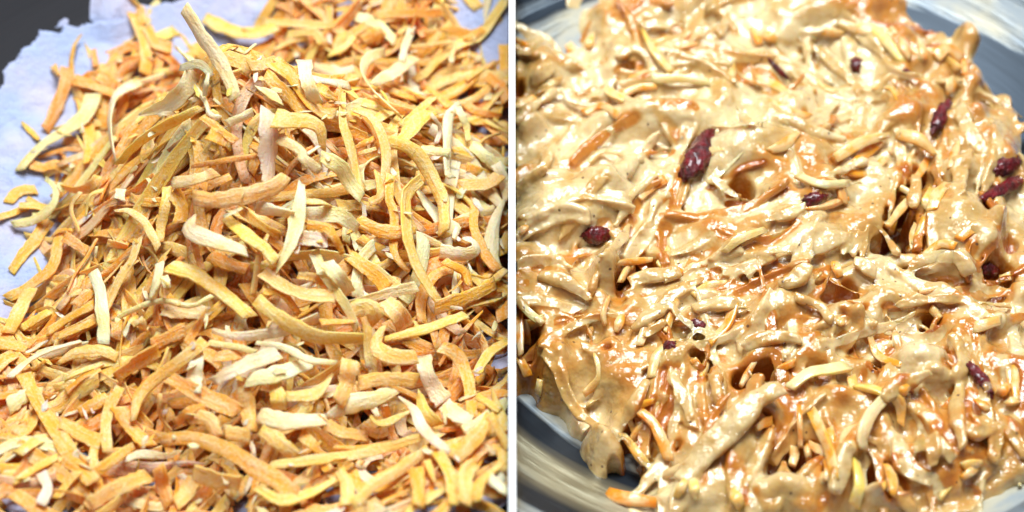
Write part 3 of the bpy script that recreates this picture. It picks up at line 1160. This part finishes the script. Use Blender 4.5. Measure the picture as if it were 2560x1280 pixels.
def pit(px, py, rx, ry, ang, depth, orange=0.95):
    c = hit(px, py, baseF, 0.1)[0]
    rx, ry = rx / 100, ry / 100 / math.sin(PHI + 0.1)
    s = patch(c[None, :2], max(rx, ry) * 2.2)
    if s is None: return
    X, Y = XR[s] - c[0], YR[s] - c[1]
    a = math.radians(ang)
    u, v = X * math.cos(a) + Y * math.sin(a), -X * math.sin(a) + Y * math.cos(a)
    d = np.sqrt((u / rx) ** 2 + (v / ry) ** 2) + 0.22 * g3[s] + 0.22 * g2[s]
    wgt = smooth01((1.3 - d) / 0.55)
    H[s] = H[s] - depth * (1.1 if px > 2200 and depth > 1.2 else 0.8) * wgt
    wgt = smooth01((1.75 - d) / 0.9)  # exposed carrot, with the hollow's shade painted into the same deep orange
    OR[s] = OR[s] * (1 - wgt) + orange * wgt


# orientation of the shreds, in degrees up from the right, over the picture
def lay(px, py):
    if py < 300: return -28 if px > 1900 else 12
    if py < 620: return 32 if px < 2200 else 60
    if py < 850: return 34 if px < 2000 else 12
    return 75 if px < 2250 else 95


LOBES = '''1440 510 150 70 10 .75 .10
1380 470 90 40 15 .75 .05
1500 470 80 50 -10 .8 .08
1660 275 130 36 0 .35 .22
1880 360 120 60 20 .55 .12
1400 905 46 52 0 .6 .33
1512 1120 42 56 20 .7 .30
2400 560 90 95 0 .75 .22
2450 600 60 60 0 .8 .05
2491 574 34 44 20 1.0 .20
2474 815 66 30 10 .55 .18
2306 920 80 50 10 .7 .10
2330 960 60 30 0 .7 .12
2374 1110 46 60 0 .6 .30
1900 1040 60 50 30 .55 .12
1830 1100 60 60 30 .6 .18
1950 770 80 40 15 .5 .08
2390 670 60 30 0 .6 .10
2209 1252 70 18 0 .9 .03
1960 1230 90 40 0 .6 .12
1690 900 70 40 30 .5 .15
2110 800 60 40 20 .5 .1
2400 420 60 30 30 .4 .25
1515 685 46 44 0 .85 .25
2020 600 90 40 20 .4 .22
1340 750 40 70 20 .3 .3
2060 470 60 16 -5 .5 .1'''
for ln in LOBES.split('\n'):
    lobe(*[float(v) for v in ln.split()])

# batter-coated shreds one can follow in the photograph: width, lift start / middle / end, orange | path
RIDGES = '''24 .3 .1 0 .15|1535,202 1522,225 1559,249 1609,249
24 .2 .25 .05 .15|1552,215 1616,198 1700,195 1774,205
34 .1 .2 .1 .15|1327,202 1380,168
24 .1 .2 .1 .3|1334,235 1404,198
24 .1 .3 .1 .12|1290,302 1347,255 1404,222 1424,249 1468,262 1522,255
20 .1 .2 .1 .15|1290,131 1347,138
16 .1 .2 .2 .12|1498,356 1515,330 1535,325
16 .1 .2 .1 .1|1468,406 1515,380 1565,390 1602,400
24 .1 .3 .3 .15|1609,380 1650,329
22 .1 .35 .1 .2|1549,144 1582,124 1616,144 1633,188
34 .2 .2 .2 .15|1602,64 1700,57
30 .4 .3 .1 .3|1817,40 1797,87
14 .1 .2 .1 .08|1767,316 1834,316 1920,302
22 .45 .3 .1 .1|1841,265 1865,302 1890,315
30 .1 .2 .1 .12|1920,299 1980,299 2027,323 2115,349
30 .0 .2 .2 .35|1987,107 2031,114 2081,158 2135,208 2148,235
16 .2 .2 .1 .08|2162,249 2185,269 2162,299
30 .1 .2 .2 .2|2021,296 2061,279 2088,255
38 .1 .2 .35 .2|2202,235 2242,185
30 .1 .4 .4 .3|2088,393 2155,353 2222,336
34 .4 .45 .2 .2|2242,336 2296,346 2336,383
22 .1 .3 .2 .05|1994,430 2040,457 2100,462 2155,457
20 .1 .3 .2 .05|2060,440 2110,425 2160,402
20 .2 .3 .1 .15|1640,440 1616,455 1582,487 1562,527 1535,566
24 .1 .4 .2 .12|1576,558 1549,605 1488,645
18 .3 .3 .2 .08|1602,598 1565,618
20 .2 .3 .1 .08|1666,487 1633,514 1623,558
30 .3 .3 .1 .15|1777,443 1817,474 1851,497
30 .1 .2 .2 .15|1350,689 1414,705 1475,752
44 .2 .25 .2 .2|1569,705 1633,689 1700,679
30 .2 .2 .1 .2|1912,574 1851,598 1777,652
30 .1 .25 .2 .12|1915,655 1851,675 1801,685
22 .1 .2 .1 .35|1697,719 1764,695
40 .1 .3 .1 .15|1733,773 1784,759 1868,766
40 .1 .35 .5 .18|1579,826 1626,783 1680,752
30 .5 .3 .1 .12|1680,752 1700,793 1760,830 1810,845
26 .2 .2 .2 .3|1609,843 1663,803
24 .2 .2 .2 .08|1293,752 1327,786 1357,810
28 .1 .25 .3 .06|1920,548 1970,538 2014,517
34 .3 .3 .2 .2|2290,440 2288,480 2283,521
22 .1 .2 .2 .3|2105,640 2130,580
22 .1 .2 .2 .3|2130,640 2150,575
22 .1 .2 .2 .3|2155,645 2172,560
26 .2 .2 .2 .3|2190,560 2215,590 2240,635
36 .3 .3 .2 .1|2135,652 2160,665 2188,685
44 .3 .5 .3 .1|2273,672 2323,645 2390,645 2424,685
36 .5 .3 .1 .08|2022,662 2000,690 1960,715
24 .2 .35 .2 .2|2236,769 2290,752 2390,749 2525,766
34 .1 .3 .2 .35|1354,880 1391,917 1414,984 1455,1038 1495,1065
28 .2 .4 .2 .2|1616,951 1582,1018 1555,1068
34 .2 .35 .2 .18|1680,934 1703,984 1727,1052
20 .2 .35 .2 .2|1784,907 1794,984 1811,1018
60 .65 .4 .2 .1|1960,966 1900,990 1830,1060 1760,1130 1700,1200
24 .2 .4 .2 .2|1555,1085 1582,1119 1616,1162 1660,1186
24 .2 .4 .1 .15|1660,1186 1720,1165 1780,1130
34 .2 .3 .2 .25|2300,1085 2296,1136
34 .2 .35 .2 .28|2333,1085 2333,1169
26 .2 .3 .2 .05|2350,1102 2380,1152
34 .2 .4 .2 .2|2404,870 2406,910 2384,950
30 .2 .3 .3 .2|2404,940 2390,1018 2407,1119
30 .3 .4 .4 .1|2209,998 2260,960 2330,930
44 .2 .3 .4 .08|2122,1120 2110,1160 2090,1230
30 .1 .3 .3 .2|2400,1060 2440,1080 2500,1060
40 .1 .3 .2 .3|2440,1040 2490,1090 2480,1150
30 .2 .3 .1 .15|1860,690 1930,640 2000,615
26 .2 .2 .2 .2|1990,740 2040,760 2080,800
34 .1 .25 .2 .1|2050,860 2110,850 2190,820
30 .1 .3 .2 .12|1860,870 1930,840 2000,850'''
nopit = melt(H, 5)
nopitF = Field(xr[0], yr[0], hR, nopit)

PITS = '''1602 188 30 13 0 .9
1572 142 26 9 15 .5
1733 84 18 15 0 .7
1297 205 16 24 0 .8
1713 320 22 8 0 .4
2285 415 36 26 0 1.3
2268 470 26 45 -15 1.6
2248 535 30 48 -10 2.2
2268 590 44 24 10 1.6
2300 560 16 40 0 1.0
1580 665 18 44 -25 2.3
1620 640 30 20 0 .5
1438 605 18 8 15 .5
1680 497 22 8 0 .5
1853 448 18 22 0 .8
1300 572 16 22 0 .9
1313 835 24 60 15 1.2
2125 705 15 16 0 .7
2066 718 26 14 35 .7
2260 664 22 12 20 .7
2138 759 30 10 0 .7
2104 803 12 12 0 1.0
2333 793 24 18 40 .7
2345 818 18 14 0 .7
2322 722 12 24 -30 1.0
1616 1005 26 30 0 1.2
1590 1066 22 44 -15 1.1
1660 937 13 13 0 .7
1752 927 24 26 25 .9
1895 934 52 30 10 1.9
1692 1102 15 10 0 .6
1902 1062 30 24 35 1.2
1582 1172 20 28 0 .7
1977 1127 34 32 20 2.2
2036 1135 22 28 0 1.3
2064 1183 9 24 10 1.3
2256 990 22 22 45 .9
2205 897 14 10 40 .6
2222 1203 28 42 0 1.1
2370 884 9 20 0 .7
2306 1048 13 9 0 .7
2530 950 24 56 0 1.4
2500 670 28 30 0 .8
2475 520 20 20 0 .8
2520 590 20 26 0 .6
1835 1165 20 26 40 .5
1870 1245 24 16 0 .7
1520 870 18 12 0 .4
2330 450 16 10 0 .7'''
for ln in PITS.split('\n'):
    pit(*[float(v) for v in ln.split()])
OR = melt(OR, 1.5)
H = np.maximum(np.where(ed > -0.02, melt(H, 1.2), zbR - 0.3), zbR - 0.3)
pitF = Field(xr[0], yr[0], hR, melt(H, 3))

# every shred stirred into the batter is laid down as a solid ribbon, then coat and shreds are fused into one skin
coat = Bag()
samples = []


def stir(cen, wd, th, o, p0, p1, sd, tw):
    n = nopitF.normal(cen[:, 0], cen[:, 1]) * .6 - CDIR * .4
    V, F, fib, col = strip(cen, n, wd, th, sd, (1, 1, 1), (p0, p1), tw, .05)
    V[:, 0] = np.maximum(V[:, 0], CUT + 0.02)
    coat.add(V, F, fib, col)
    for q in spline(cen, max(4, int(np.linalg.norm(np.diff(cen, axis=0), axis=1).sum() / .07))):
        samples.append((q, wd * .5, o))


DEEP = [p for p in ([float(v) for v in ln.split()] for ln in PITS.split('\n')) if p[5] >= 1.6]
for k in range(290):
    r = random.Random(k + 300)
    px, py = r.uniform(1270, 2570), r.uniform(6, 1278)
    c = hit(px, py, nopitF)[0]
    if ((1290 < px < 1580 and 420 < py < 600) or (1560 < px < 1800 and 240 < py < 300) or (1760 < px < 2000 and 300 < py < 430)) and r.random() < .92: continue
    if 1350 < px < 1480 and py > 860 and r.random() < .6: continue
    if any(((px - p[0]) / p[2]) ** 2 + ((py - p[1]) / p[3]) ** 2 < (3.0 if p[0] > 2200 else 1.7) for p in DEEP): continue
    a = math.radians(lay(px, py) + 55 * mnoise.noise(Vector((px / 210, py / 210, 3.3))) + r.gauss(0, 12 if r.random() < .8 else 45))
    L = min(4.6, r.lognormvariate(math.log(2.6), .35))
    bend = r.gauss(0, .8)
    ss = np.linspace(-.5, .5, 10)
    ang = a + bend * ss * 1.6
    P = np.stack([np.cumsum(np.cos(ang)), np.cumsum(np.sin(ang)) / math.sin(PHI + .1)], 1) * L / 10
    P = P - P.mean(0) + c[:2]
    if poly_dist(P[:, 0], P[:, 1], EP).min() < -0.05: continue
    F = pitF if r.random() < .45 else nopitF
    z = F(P[:, 0], P[:, 1])
    z = np.convolve(np.pad(z, 3, mode='edge'), np.ones(7) / 7, 'valid')
    z = z + r.uniform(-.19, .03) + np.linspace(-1, 1, 10) * r.gauss(0, .09)
    if r.random() < .2: z += r.uniform(.1, .45) * np.linspace(0, 1, 10) ** 3
    tw = r.gauss(0, .45)
    stir(np.column_stack([P, z]), r.uniform(.20, .42), r.uniform(.11, .18), min(1, max(0, r.gauss(.42, .28))), r.random() ** .7, r.random() ** .7, 20000 + k, (tw, tw + r.gauss(0, .5)))
# soft folds of thick batter pulled in the stirring direction
for k in range(70):
    r = random.Random(k + 88000)
    px, py = r.uniform(1290, 2550), r.uniform(20, 1265)
    c = hit(px, py, nopitF)[0]
    if any(((px - p[0]) / p[2]) ** 2 + ((py - p[1]) / p[3]) ** 2 < 2.5 for p in DEEP): continue
    a = math.radians(lay(px, py) + 55 * mnoise.noise(Vector((px / 210, py / 210, 3.3))) + r.gauss(0, 14))
    L = r.uniform(1.4, 3.4)
    ang = a + r.gauss(0, .5) * np.linspace(-.5, .5, 10) * 1.6
    P = np.stack([np.cumsum(np.cos(ang)), np.cumsum(np.sin(ang)) / math.sin(PHI + .1)], 1) * L / 10
    P = P - P.mean(0) + c[:2]
    if poly_dist(P[:, 0], P[:, 1], EP).min() < 0.2: continue
    z = nopitF(P[:, 0], P[:, 1])
    z = np.convolve(np.pad(z, 3, mode='edge'), np.ones(7) / 7, 'valid') + r.uniform(-.08, .06) + np.linspace(-1, 1, 10) * r.gauss(0, .08)
    tw = r.gauss(0, .35)
    stir(np.column_stack([P, z]), r.uniform(.32, .62), r.uniform(.22, .32), max(0, r.gauss(.2, .15)), r.random() * .8, r.random() * .8, 88000 + k, (tw, tw + r.gauss(0, .5)))
for k, ln in enumerate(RIDGES.split('\n')):
    head, path = ln.split('|')
    wpx, a, b, c, o = [float(v) for v in head.split()]
    pts = np.array([[float(v) for v in p.split(',')] for p in path.split()])
    q = spline(pts, 12)
    cen = hit(q[:, 0], q[:, 1], nopitF, .1)
    for _ in range(3):
        z = nopitF(cen[:, 0], cen[:, 1])
        z = np.convolve(np.pad(z, 3, mode='edge'), np.ones(7) / 7, 'valid') + 0.06 + 0.75 * np.interp(np.linspace(0, 1, 12), (0, .5, 1), (a, b, c))
        cen = at_z(q[:, 0], q[:, 1], z)
    r = random.Random(k)
    stir(cen, wpx / 100 * 1.05, .14, o, .3, .4, 30000 + k, (r.gauss(0, .3), r.gauss(0, .3)))
# strings of batter pulled across the hollows
STRINGS = '''10|1712,48 1716,101
14|2249,432 2232,497 2219,562
10|2350,775 2340,800 2323,826
9|2222,372 2246,400 2240,440
9|1648,1003 1690,990 1700,1010
12|2003,1190 2030,1160 2058,1140
9|1745,950 1775,935 1795,915
10|1870,925 1890,950 1925,960
9|1575,1120 1590,1060 1600,1090
9|2240,1000 2262,985 2275,975
10|2388,1140 2410,1128 2430,1130'''
for k, ln in enumerate(STRINGS.split('\n')):
    head, path = ln.split('|')
    pts = np.array([[float(v) for v in p.split(',')] for p in path.split()])
    q = spline(pts, 10)
    za, zb_ = hit(*pts[0], nopitF)[0][2], hit(*pts[-1], nopitF)[0][2]
    stir(at_z(q[:, 0], q[:, 1], np.linspace(za, zb_, 10) + .04), float(head) / 100, .08, .15, 0, 0, 31000 + k, (0, 0))

# solid body of the coat
st = 2
ys_, xs_ = H[::st, ::st].shape
keep = (ed[::st, ::st] > -0.1)
cell = keep[:-1, :-1] & keep[:-1, 1:] & keep[1:, 1:] & keep[1:, :-1]
tx, ty, tz = XR[::st, ::st], YR[::st, ::st], H[::st, ::st]
nn = tx.size
bv = np.vstack([np.stack([tx.ravel(), ty.ravel(), tz.ravel()], 1), np.stack([tx.ravel(), ty.ravel(), np.minimum(tz, zbR[::st, ::st] - .28).ravel() - .1], 1)])
idx = np.arange(nn).reshape(tx.shape)
q4 = np.stack([idx[:-1, :-1], idx[:-1, 1:], idx[1:, 1:], idx[1:, :-1]], -1)[cell]
edges = {}
for q in q4.tolist():
    for a, b in zip(q, q[1:] + q[:1]):
        if (b, a) in edges: del edges[(b, a)]
        else: edges[(a, b)] = 1
bf = q4.tolist() + (q4[:, ::-1] + nn).tolist() + [(b, a, a + nn, b + nn) for a, b in edges]
used, inv = np.unique(np.concatenate([np.asarray(f) for f in bf]), return_inverse=True)
remap = {int(u): i for i, u in enumerate(used)}
bv = bv[used]
bf = [tuple(remap[i] for i in f) for f in bf]
V = np.vstack([bv] + coat.v)
F = bf + [tuple(i + len(bv) for i in f) for f in coat.f]
raw = bpy.data.meshes.new('raw')
raw.from_pydata((V * S).tolist(), [], F)
tmp = bpy.data.objects.new('raw', raw)
C.objects.link(tmp)
m = tmp.modifiers.new('fuse', 'REMESH')
m.mode = 'VOXEL'
m.voxel_size = 0.029 * S
m2 = tmp.modifiers.new('melt', 'SMOOTH')
m2.iterations = 20
m2.factor = 0.5
dg = bpy.context.evaluated_depsgraph_get()
me = bpy.data.meshes.new_from_object(tmp.evaluated_get(dg))
bpy.data.objects.remove(tmp)
bpy.data.meshes.remove(raw)
me.name = 'batter'
co = np.empty(len(me.vertices) * 3, np.float32)
me.vertices.foreach_get('co', co)
co = co.reshape(-1, 3) / S
nrm_ = np.empty(len(me.vertices) * 3, np.float32)
me.vertices.foreach_get('normal', nrm_)
nrm_ = nrm_.reshape(-1, 3)
lump = 0.040 * Field(xr[0], yr[0], hR, g3)(co[:, 0], co[:, 1]) + 0.022 * Field(xr[0], yr[0], hR, g4)(co[:, 0], co[:, 1])
co = co + nrm_ * lump[:, None]
me.vertices.foreach_set('co', (co * S).astype(np.float32).ravel())
from mathutils.kdtree import KDTree
kd = KDTree(len(samples))
for i, (q, rad, o) in enumerate(samples): kd.insert(q, i)
kd.balance()
base_o = Field(xr[0], yr[0], hR, OR)(co[:, 0], co[:, 1])
sr = np.array([x[1] for x in samples])
so = np.array([x[2] for x in samples])
near = [kd.find(p)[1:] for p in co.tolist()]
ni = np.array([n[0] for n in near])
nd = np.array([n[1] for n in near])
wgt = smooth01((1.5 - nd / sr[ni]) / 0.7) * .8
orange = base_o * (1 - wgt) + so[ni] * wgt
at = me.attributes.new('orange', 'FLOAT', 'POINT')
at.data.foreach_set('value', np.clip(orange, 0, 1).astype(np.float32))
me.materials.clear()
me.materials.append(BATTER)
me.polygons.foreach_set('use_smooth', np.ones(len(me.polygons), bool))
me.polygons.foreach_set('material_index', np.zeros(len(me.polygons), np.int32))
me.update()
batter = link('batter', me, 'glossy tan cake batter full of coated carrot shreds in the steel bowl', 'batter')
# height of the finished skin
HB = H.copy()
ii = np.clip(((co[:, 0] - xr[0]) / hR + .5).astype(int), 0, len(xr) - 1)
jj = np.clip(((co[:, 1] - yr[0]) / hR + .5).astype(int), 0, len(yr) - 1)
np.maximum.at(HB, (jj, ii), co[:, 2])
H = HB
batF = Field(xr[0], yr[0], hR, H)
gs = gauss_noise  # coat over which the bare shreds lie: the batter smoothed
ker = np.exp(-2 * math.pi ** 2 * ((np.fft.fftfreq(H.shape[0])[:, None] * 6) ** 2 + (np.fft.rfftfreq(H.shape[1])[None, :] * 6) ** 2))
coatF = Field(xr[0], yr[0], hR, np.fft.irfft2(np.fft.rfft2(H) * ker, H.shape))

# carrot shreds that show bare among the batter
BARE = '''24 2 .35 .6 .1|1606,74 1636,131 1680,181#pale yellow spear of carrot standing out of the batter, upper left
34 2 .1 .2 .4|2138,74 2182,74 2222,111 2256,155#yellow carrot shred bent over near the bowl's back right wall
34 0 .15 .2 .2|2256,94 2262,120 2273,145#upright deep orange shred at the batter's back edge
24 0 .15 0 .2|2300,97 2304,120 2310,150#second upright orange shred at the batter's back edge
38 0 .2 .2 .2|2340,145 2367,121 2404,148#arched orange shred against the steel at the back right
24 0 .05 0 0|2410,148 2414,185
30 0 .05 .2 .3|2088,54 2155,74 2232,80#long orange shred lying along the batter's back edge
26 0 .1 .2 .2|2051,77 2108,84
30 0 .2 .8 .2|2380,191 2374,232#orange kite-shaped chip at the upper right
30 1 .2 .1 .3|2088,395 2155,356 2222,338#peach shred under the batter bridge, right of centre
34 1 .2 0 .6|2245,336 2296,348 2338,388
24 2 .25 .2 .4|1912,574 1851,598 1810,630#thin pale shred slanting up right in the middle
14 1 .2 .3 .3|1522,742 1508,783 1512,813#slim yellow-edged shred curving down, left of centre
24 0 .15 .2 .5|1555,790 1540,830
28 0 .35 .2 .2|1596,1025 1633,1058 1656,1105 1673,1152#bright orange shred arching out of the hollow, lower left
24 1 .25 .3 .1|1555,1085 1582,1119 1616,1162
34 0 .25 .1 .2|1519,1232 1565,1246 1640,1256#orange shred sticking out over the bowl at the bottom
28 2 .3 .5 0|1831,1223 1851,1266#yellow shred tip at the bottom edge, left of centre
34 3 .35 .2 .1|1974,971 2021,934 2070,925 2118,917#pale cream shred lying level in the lower middle
34 3 .35 .1 .3|2209,998 2175,1038 2155,1092 2160,1125#broad cream shred curving down at the lower right
28 0 .35 .2 0|2027,1025 2054,1078 2078,1136 2088,1206#long orange shred running down beside the dark hollow
14 0 .2 0 .1|1997,1018 2000,1070 2001,1119
12 0 .3 0 .2|2017,1115 2024,1162
28 2 .35 .3 0|2138,1152 2148,1210 2135,1264#yellow upright shred at the bottom edge, right of centre
24 1 .2 .1 .3|2407,1166 2454,1156
24 0 .2 .2 .2|2440,1000 2470,1020
24 0 .2 .1 .2|2500,985 2520,965
26 1 .25 .4 0|2515,1005 2540,1000
20 0 .2 .3 .3|2405,1195 2440,1170
30 1 .2 .2 .2|1940,100 1910,85
22 0 .1 .2 .2|1985,905 1950,925 1930,960
26 0 .15 .3 .3|2250,985 2270,965
28 1 .1 .2 .2|2098,470 2110,510
24 0 .1 .2 .2|2310,640 2350,610 2390,615
22 0 .1 .2 .2|2330,770 2350,800
24 0 .15 .3 .1|2085,655 2100,690
24 0 .1 .1 .1|1310,800 1320,860
26 0 .1 .1 .1|1300,900 1320,940
20 1 .1 .1 .1|1345,985 1350,950
20 0 .1 .2 .2|1400,95 1415,60
20 0 .1 .2 .2|1320,115 1290,100
26 1 .2 .2 .3|1480,85 1470,120
24 0 .1 .2 .2|1880,70 1900,110
20 1 .1 .2 .2|1690,120 1740,110
24 1 .15 .2 .1|2330,470 2310,520
24 0 .1 .1 .1|2525,690 2500,700
30 1 .2 .1 .2|2435,820 2500,800
24 2 .2 .2 .2|2140,965 2190,975 2215,990
22 0 .15 .2 .2|2230,1170 2225,1230
22 1 .2 .2 .2|1715,1200 1690,1240
24 2 .35 .1 .5|1732,1200 1740,1246#short cream drip-shaped shred at the bottom, left of centre
24 3 .3 .2 .2|1995,440 2050,460 2120,458#cream shred lying level, right of the middle
22 3 .2 .2 .2|1293,752 1327,786 1357,810#cream shred at the left edge
26 2 .2 .2 .2|1530,208 1522,228 1560,250
26 3 .2 .2 .3|1625,198 1700,195 1774,206#long pale coated shred in the upper left'''
cols = {0: 'deep orange', 1: 'light orange', 2: 'yellow', 3: 'cream'}
count = {}
def bare_shred(pts, wpx, t, lift, p0, p1, lab, k, coatF=None):
    coatF = coatF or globals()['coatF']
    r = random.Random(k + 4000)
    thk = r.uniform(.10, .15)
    q = spline(pts, 12)
    cen = hit(q[:, 0], q[:, 1], coatF, 0.05)
    u = np.linspace(0, 1, 12)
    for _ in range(3):
        z = coatF(cen[:, 0], cen[:, 1])
        z = np.convolve(np.pad(z, 4, mode='edge'), np.hanning(11)[1:-1] / np.hanning(11).sum(), 'valid')
        z = z + lift * (0.25 + 0.6 * np.sin(u * math.pi))
        cen = at_z(q[:, 0], q[:, 1], z)
    n = coatF.normal(cen[:, 0], cen[:, 1]) * .5 - CDIR * .5
    tw = r.gauss(0, .25)
    col = tint_of({0: (0.84, 0.32, 0.03), 1: (0.82, 0.44, 0.12), 2: (0.86, 0.60, 0.17), 3: (0.86, 0.72, 0.40)}[t], r)
    parts = strip(cen, n, wpx / 100 * .95, thk, 4000 + k, col, (p0, p1), (tw, tw + r.gauss(0, .3)), .05)
    x, y = pts.mean(0)
    if lab: shred_object('coated_shred', parts, WETCARROT, lab, 'coated shred', 'coated shreds singled out in the batter', 1)
    else:
        shred_object('coated_shred', parts, WETCARROT, unused(lambda w_: f'small {cols[t]} shred {w_}', (x, y), RIGHT_MARKS), 'coated shred',
                     f'small {cols[t]} shreds half sunk in the batter', 1)


for k, ln in enumerate(BARE.split('\n')):
    ln, _, lab = ln.partition('#')
    head, path = ln.split('|')
    wpx, t, lift, p0, p1 = [float(v) for v in head.split()]
    pts = np.array([[float(v) for v in p.split(',')] for p in path.split()])
    bare_shred(pts, wpx, int(t), lift, p0, p1, lab, k)
for k in range(45):
    r = random.Random(k + 700)
    px, py = r.uniform(1300, 2540), r.uniform(30, 1260)
    c = hit(px, py, baseF)[0]
    if poly_dist(np.array([c[0]]), np.array([c[1]]), EP)[0] < 0.5: continue
    if (1290 < px < 1580 and 420 < py < 600) or (1350 < px < 1480 and py > 860) or (1560 < px < 1800 and 230 < py < 300): continue
    a = math.radians(lay(px, py) + r.gauss(0, 30))
    L = r.uniform(50, 130)
    b = r.gauss(0, .25)
    pts = np.array([[px - L / 2 * math.cos(a - b), py + L / 2 * math.sin(a - b)], [px, py], [px + L / 2 * math.cos(a + b), py - L / 2 * math.sin(a + b)]])
    bare_shred(pts, r.uniform(20, 32), r.choices((0, 1, 2, 3), (6, 4, 1, 1))[0], r.uniform(-.12, .08), r.random() * .5, r.random() * .6, None, 100 + k)

kk = 400
for ln in PITS.split('\n'):
    px, py, rx, ry, ang, dep = [float(v) for v in ln.split()]
    if dep < 0.9: continue
    for q in range(2):
        kk += 1
        r = random.Random(kk)
        a = math.radians(lay(px, py) + r.gauss(0, 35))
        L = max(rx, ry) * r.uniform(1.4, 2.2)
        x, y = px + r.uniform(-.5, .5) * rx, py + r.uniform(-.5, .5) * ry
        pts = np.array([[x - L / 2 * math.cos(a), y + L / 2 * math.sin(a)], [x + r.gauss(0, 4), y], [x + L / 2 * math.cos(a), y - L / 2 * math.sin(a)]])
        bare_shred(pts, r.uniform(16, 26), r.choice((0, 0, 1)), r.uniform(-.1, .15), .3, .3, None, kk, nopitF if q == 0 else None)

# dried cranberries: wrinkled, glossy, half sunk
BERRIES = '''1777 334 1710 450 64 .42 0|large wrinkled red cranberry lying uppermost, upper left of centre
1458 590 1520 586 50 .25 .0|round dark red cranberry under the smooth batter lobe, left
2012 504 2064 486 40 .22 .12|dark glistening cranberry right of centre beside a cream shred
2372 252 2336 322 40 .2 0|maroon cranberry at the upper right among orange shreds
2124 160 2156 162 46 .12 .05|dark purple cranberry sunk near the back, right of centre
2258 180 2276 182 26 .12 0|tiny dark red cranberry tip between back right shreds
2486 428 2550 396 46 .15 0|dark red cranberry cut by the right edge beneath the bowl wall
2452 502 2556 446 38 .25 0|long crimson cranberry strip at the right edge
2462 672 2496 684 38 .15 .08|dark purple cranberry by the right edge, halfway down
1924 152 1972 202 16 .12 .05|thin maroon cranberry skin streak in the upper middle
1726 806 1762 812 24 .12 .1|small dark cranberry peeping out at the middle, left of centre
1654 866 1688 864 30 .22 .1|small purple cranberry on the batter slope, lower left
2428 912 2478 988 34 .25 .22|purple cranberry with a pale frosted side, lower right
1294 566 1310 574 30 .1 .1|dark cranberry at the left edge beside the smooth lobe'''
for k, ln in enumerate(BERRIES.split('\n')):
    head, lab = ln.split('|')
    x0, y0, x1, y1, wpx, lift, film = [float(v) for v in head.split()]
    A, B_ = hit(x0, y0, coatF)[0], hit(x1, y1, coatF)[0]
    mid = hit((x0 + x1) / 2, (y0 + y1) / 2, coatF, lift * .3)[0]
    ax = B_ - A
    L = max(np.linalg.norm(ax), wpx / 100 * .8)
    ax = ax / (np.linalg.norm(ax) + 1e-9)
    up = coatF.normal(mid[0:1], mid[1:2])[0] * .6 - CDIR * .4
    up -= up @ ax * ax
    up /= np.linalg.norm(up)
    sd = np.cross(up, ax)
    nu, nv = 26, 20
    verts = []
    for i in range(nu + 1):
        th = math.pi * i / nu
        for j in range(nv):
            ph = 2 * math.pi * j / nv
            d = np.array([math.cos(th), math.sin(th) * math.cos(ph), math.sin(th) * math.sin(ph)])
            nz = mnoise.noise(Vector(d * 1.7 + k * 9)) * .26 + abs(mnoise.noise(Vector(d * 4.2 + k * 5))) * .5 - .1 + mnoise.noise(Vector(d * 9 + k)) * .07
            q = d * (1 + nz)
            verts.append(ax * q[0] * L * .52 + sd * q[1] * wpx / 200 + up * q[2] * wpx / 200 * .8)
    faces = []
    for i in range(nu):
        for j in range(nv):
            p, q = i * nv + j, i * nv + (j + 1) % nv
            faces.append((p, q, q + nv, p + nv))
    mid = mid - up * (0.0 if lift > .23 else 0.07 * min(1, wpx / 45) if wpx > 22 else -0.03)
    V = clip_side(np.array(verts) + mid, 1) - mid
    me = make_mesh('dried_cranberry', V, faces, BERRY, {'film': ('FLOAT', np.full(len(V), 0.16 + film))})
    o = link('dried_cranberry', me, lab, 'cranberry', 'dried cranberries in the batter')
    o.location = Vector(mid) * S
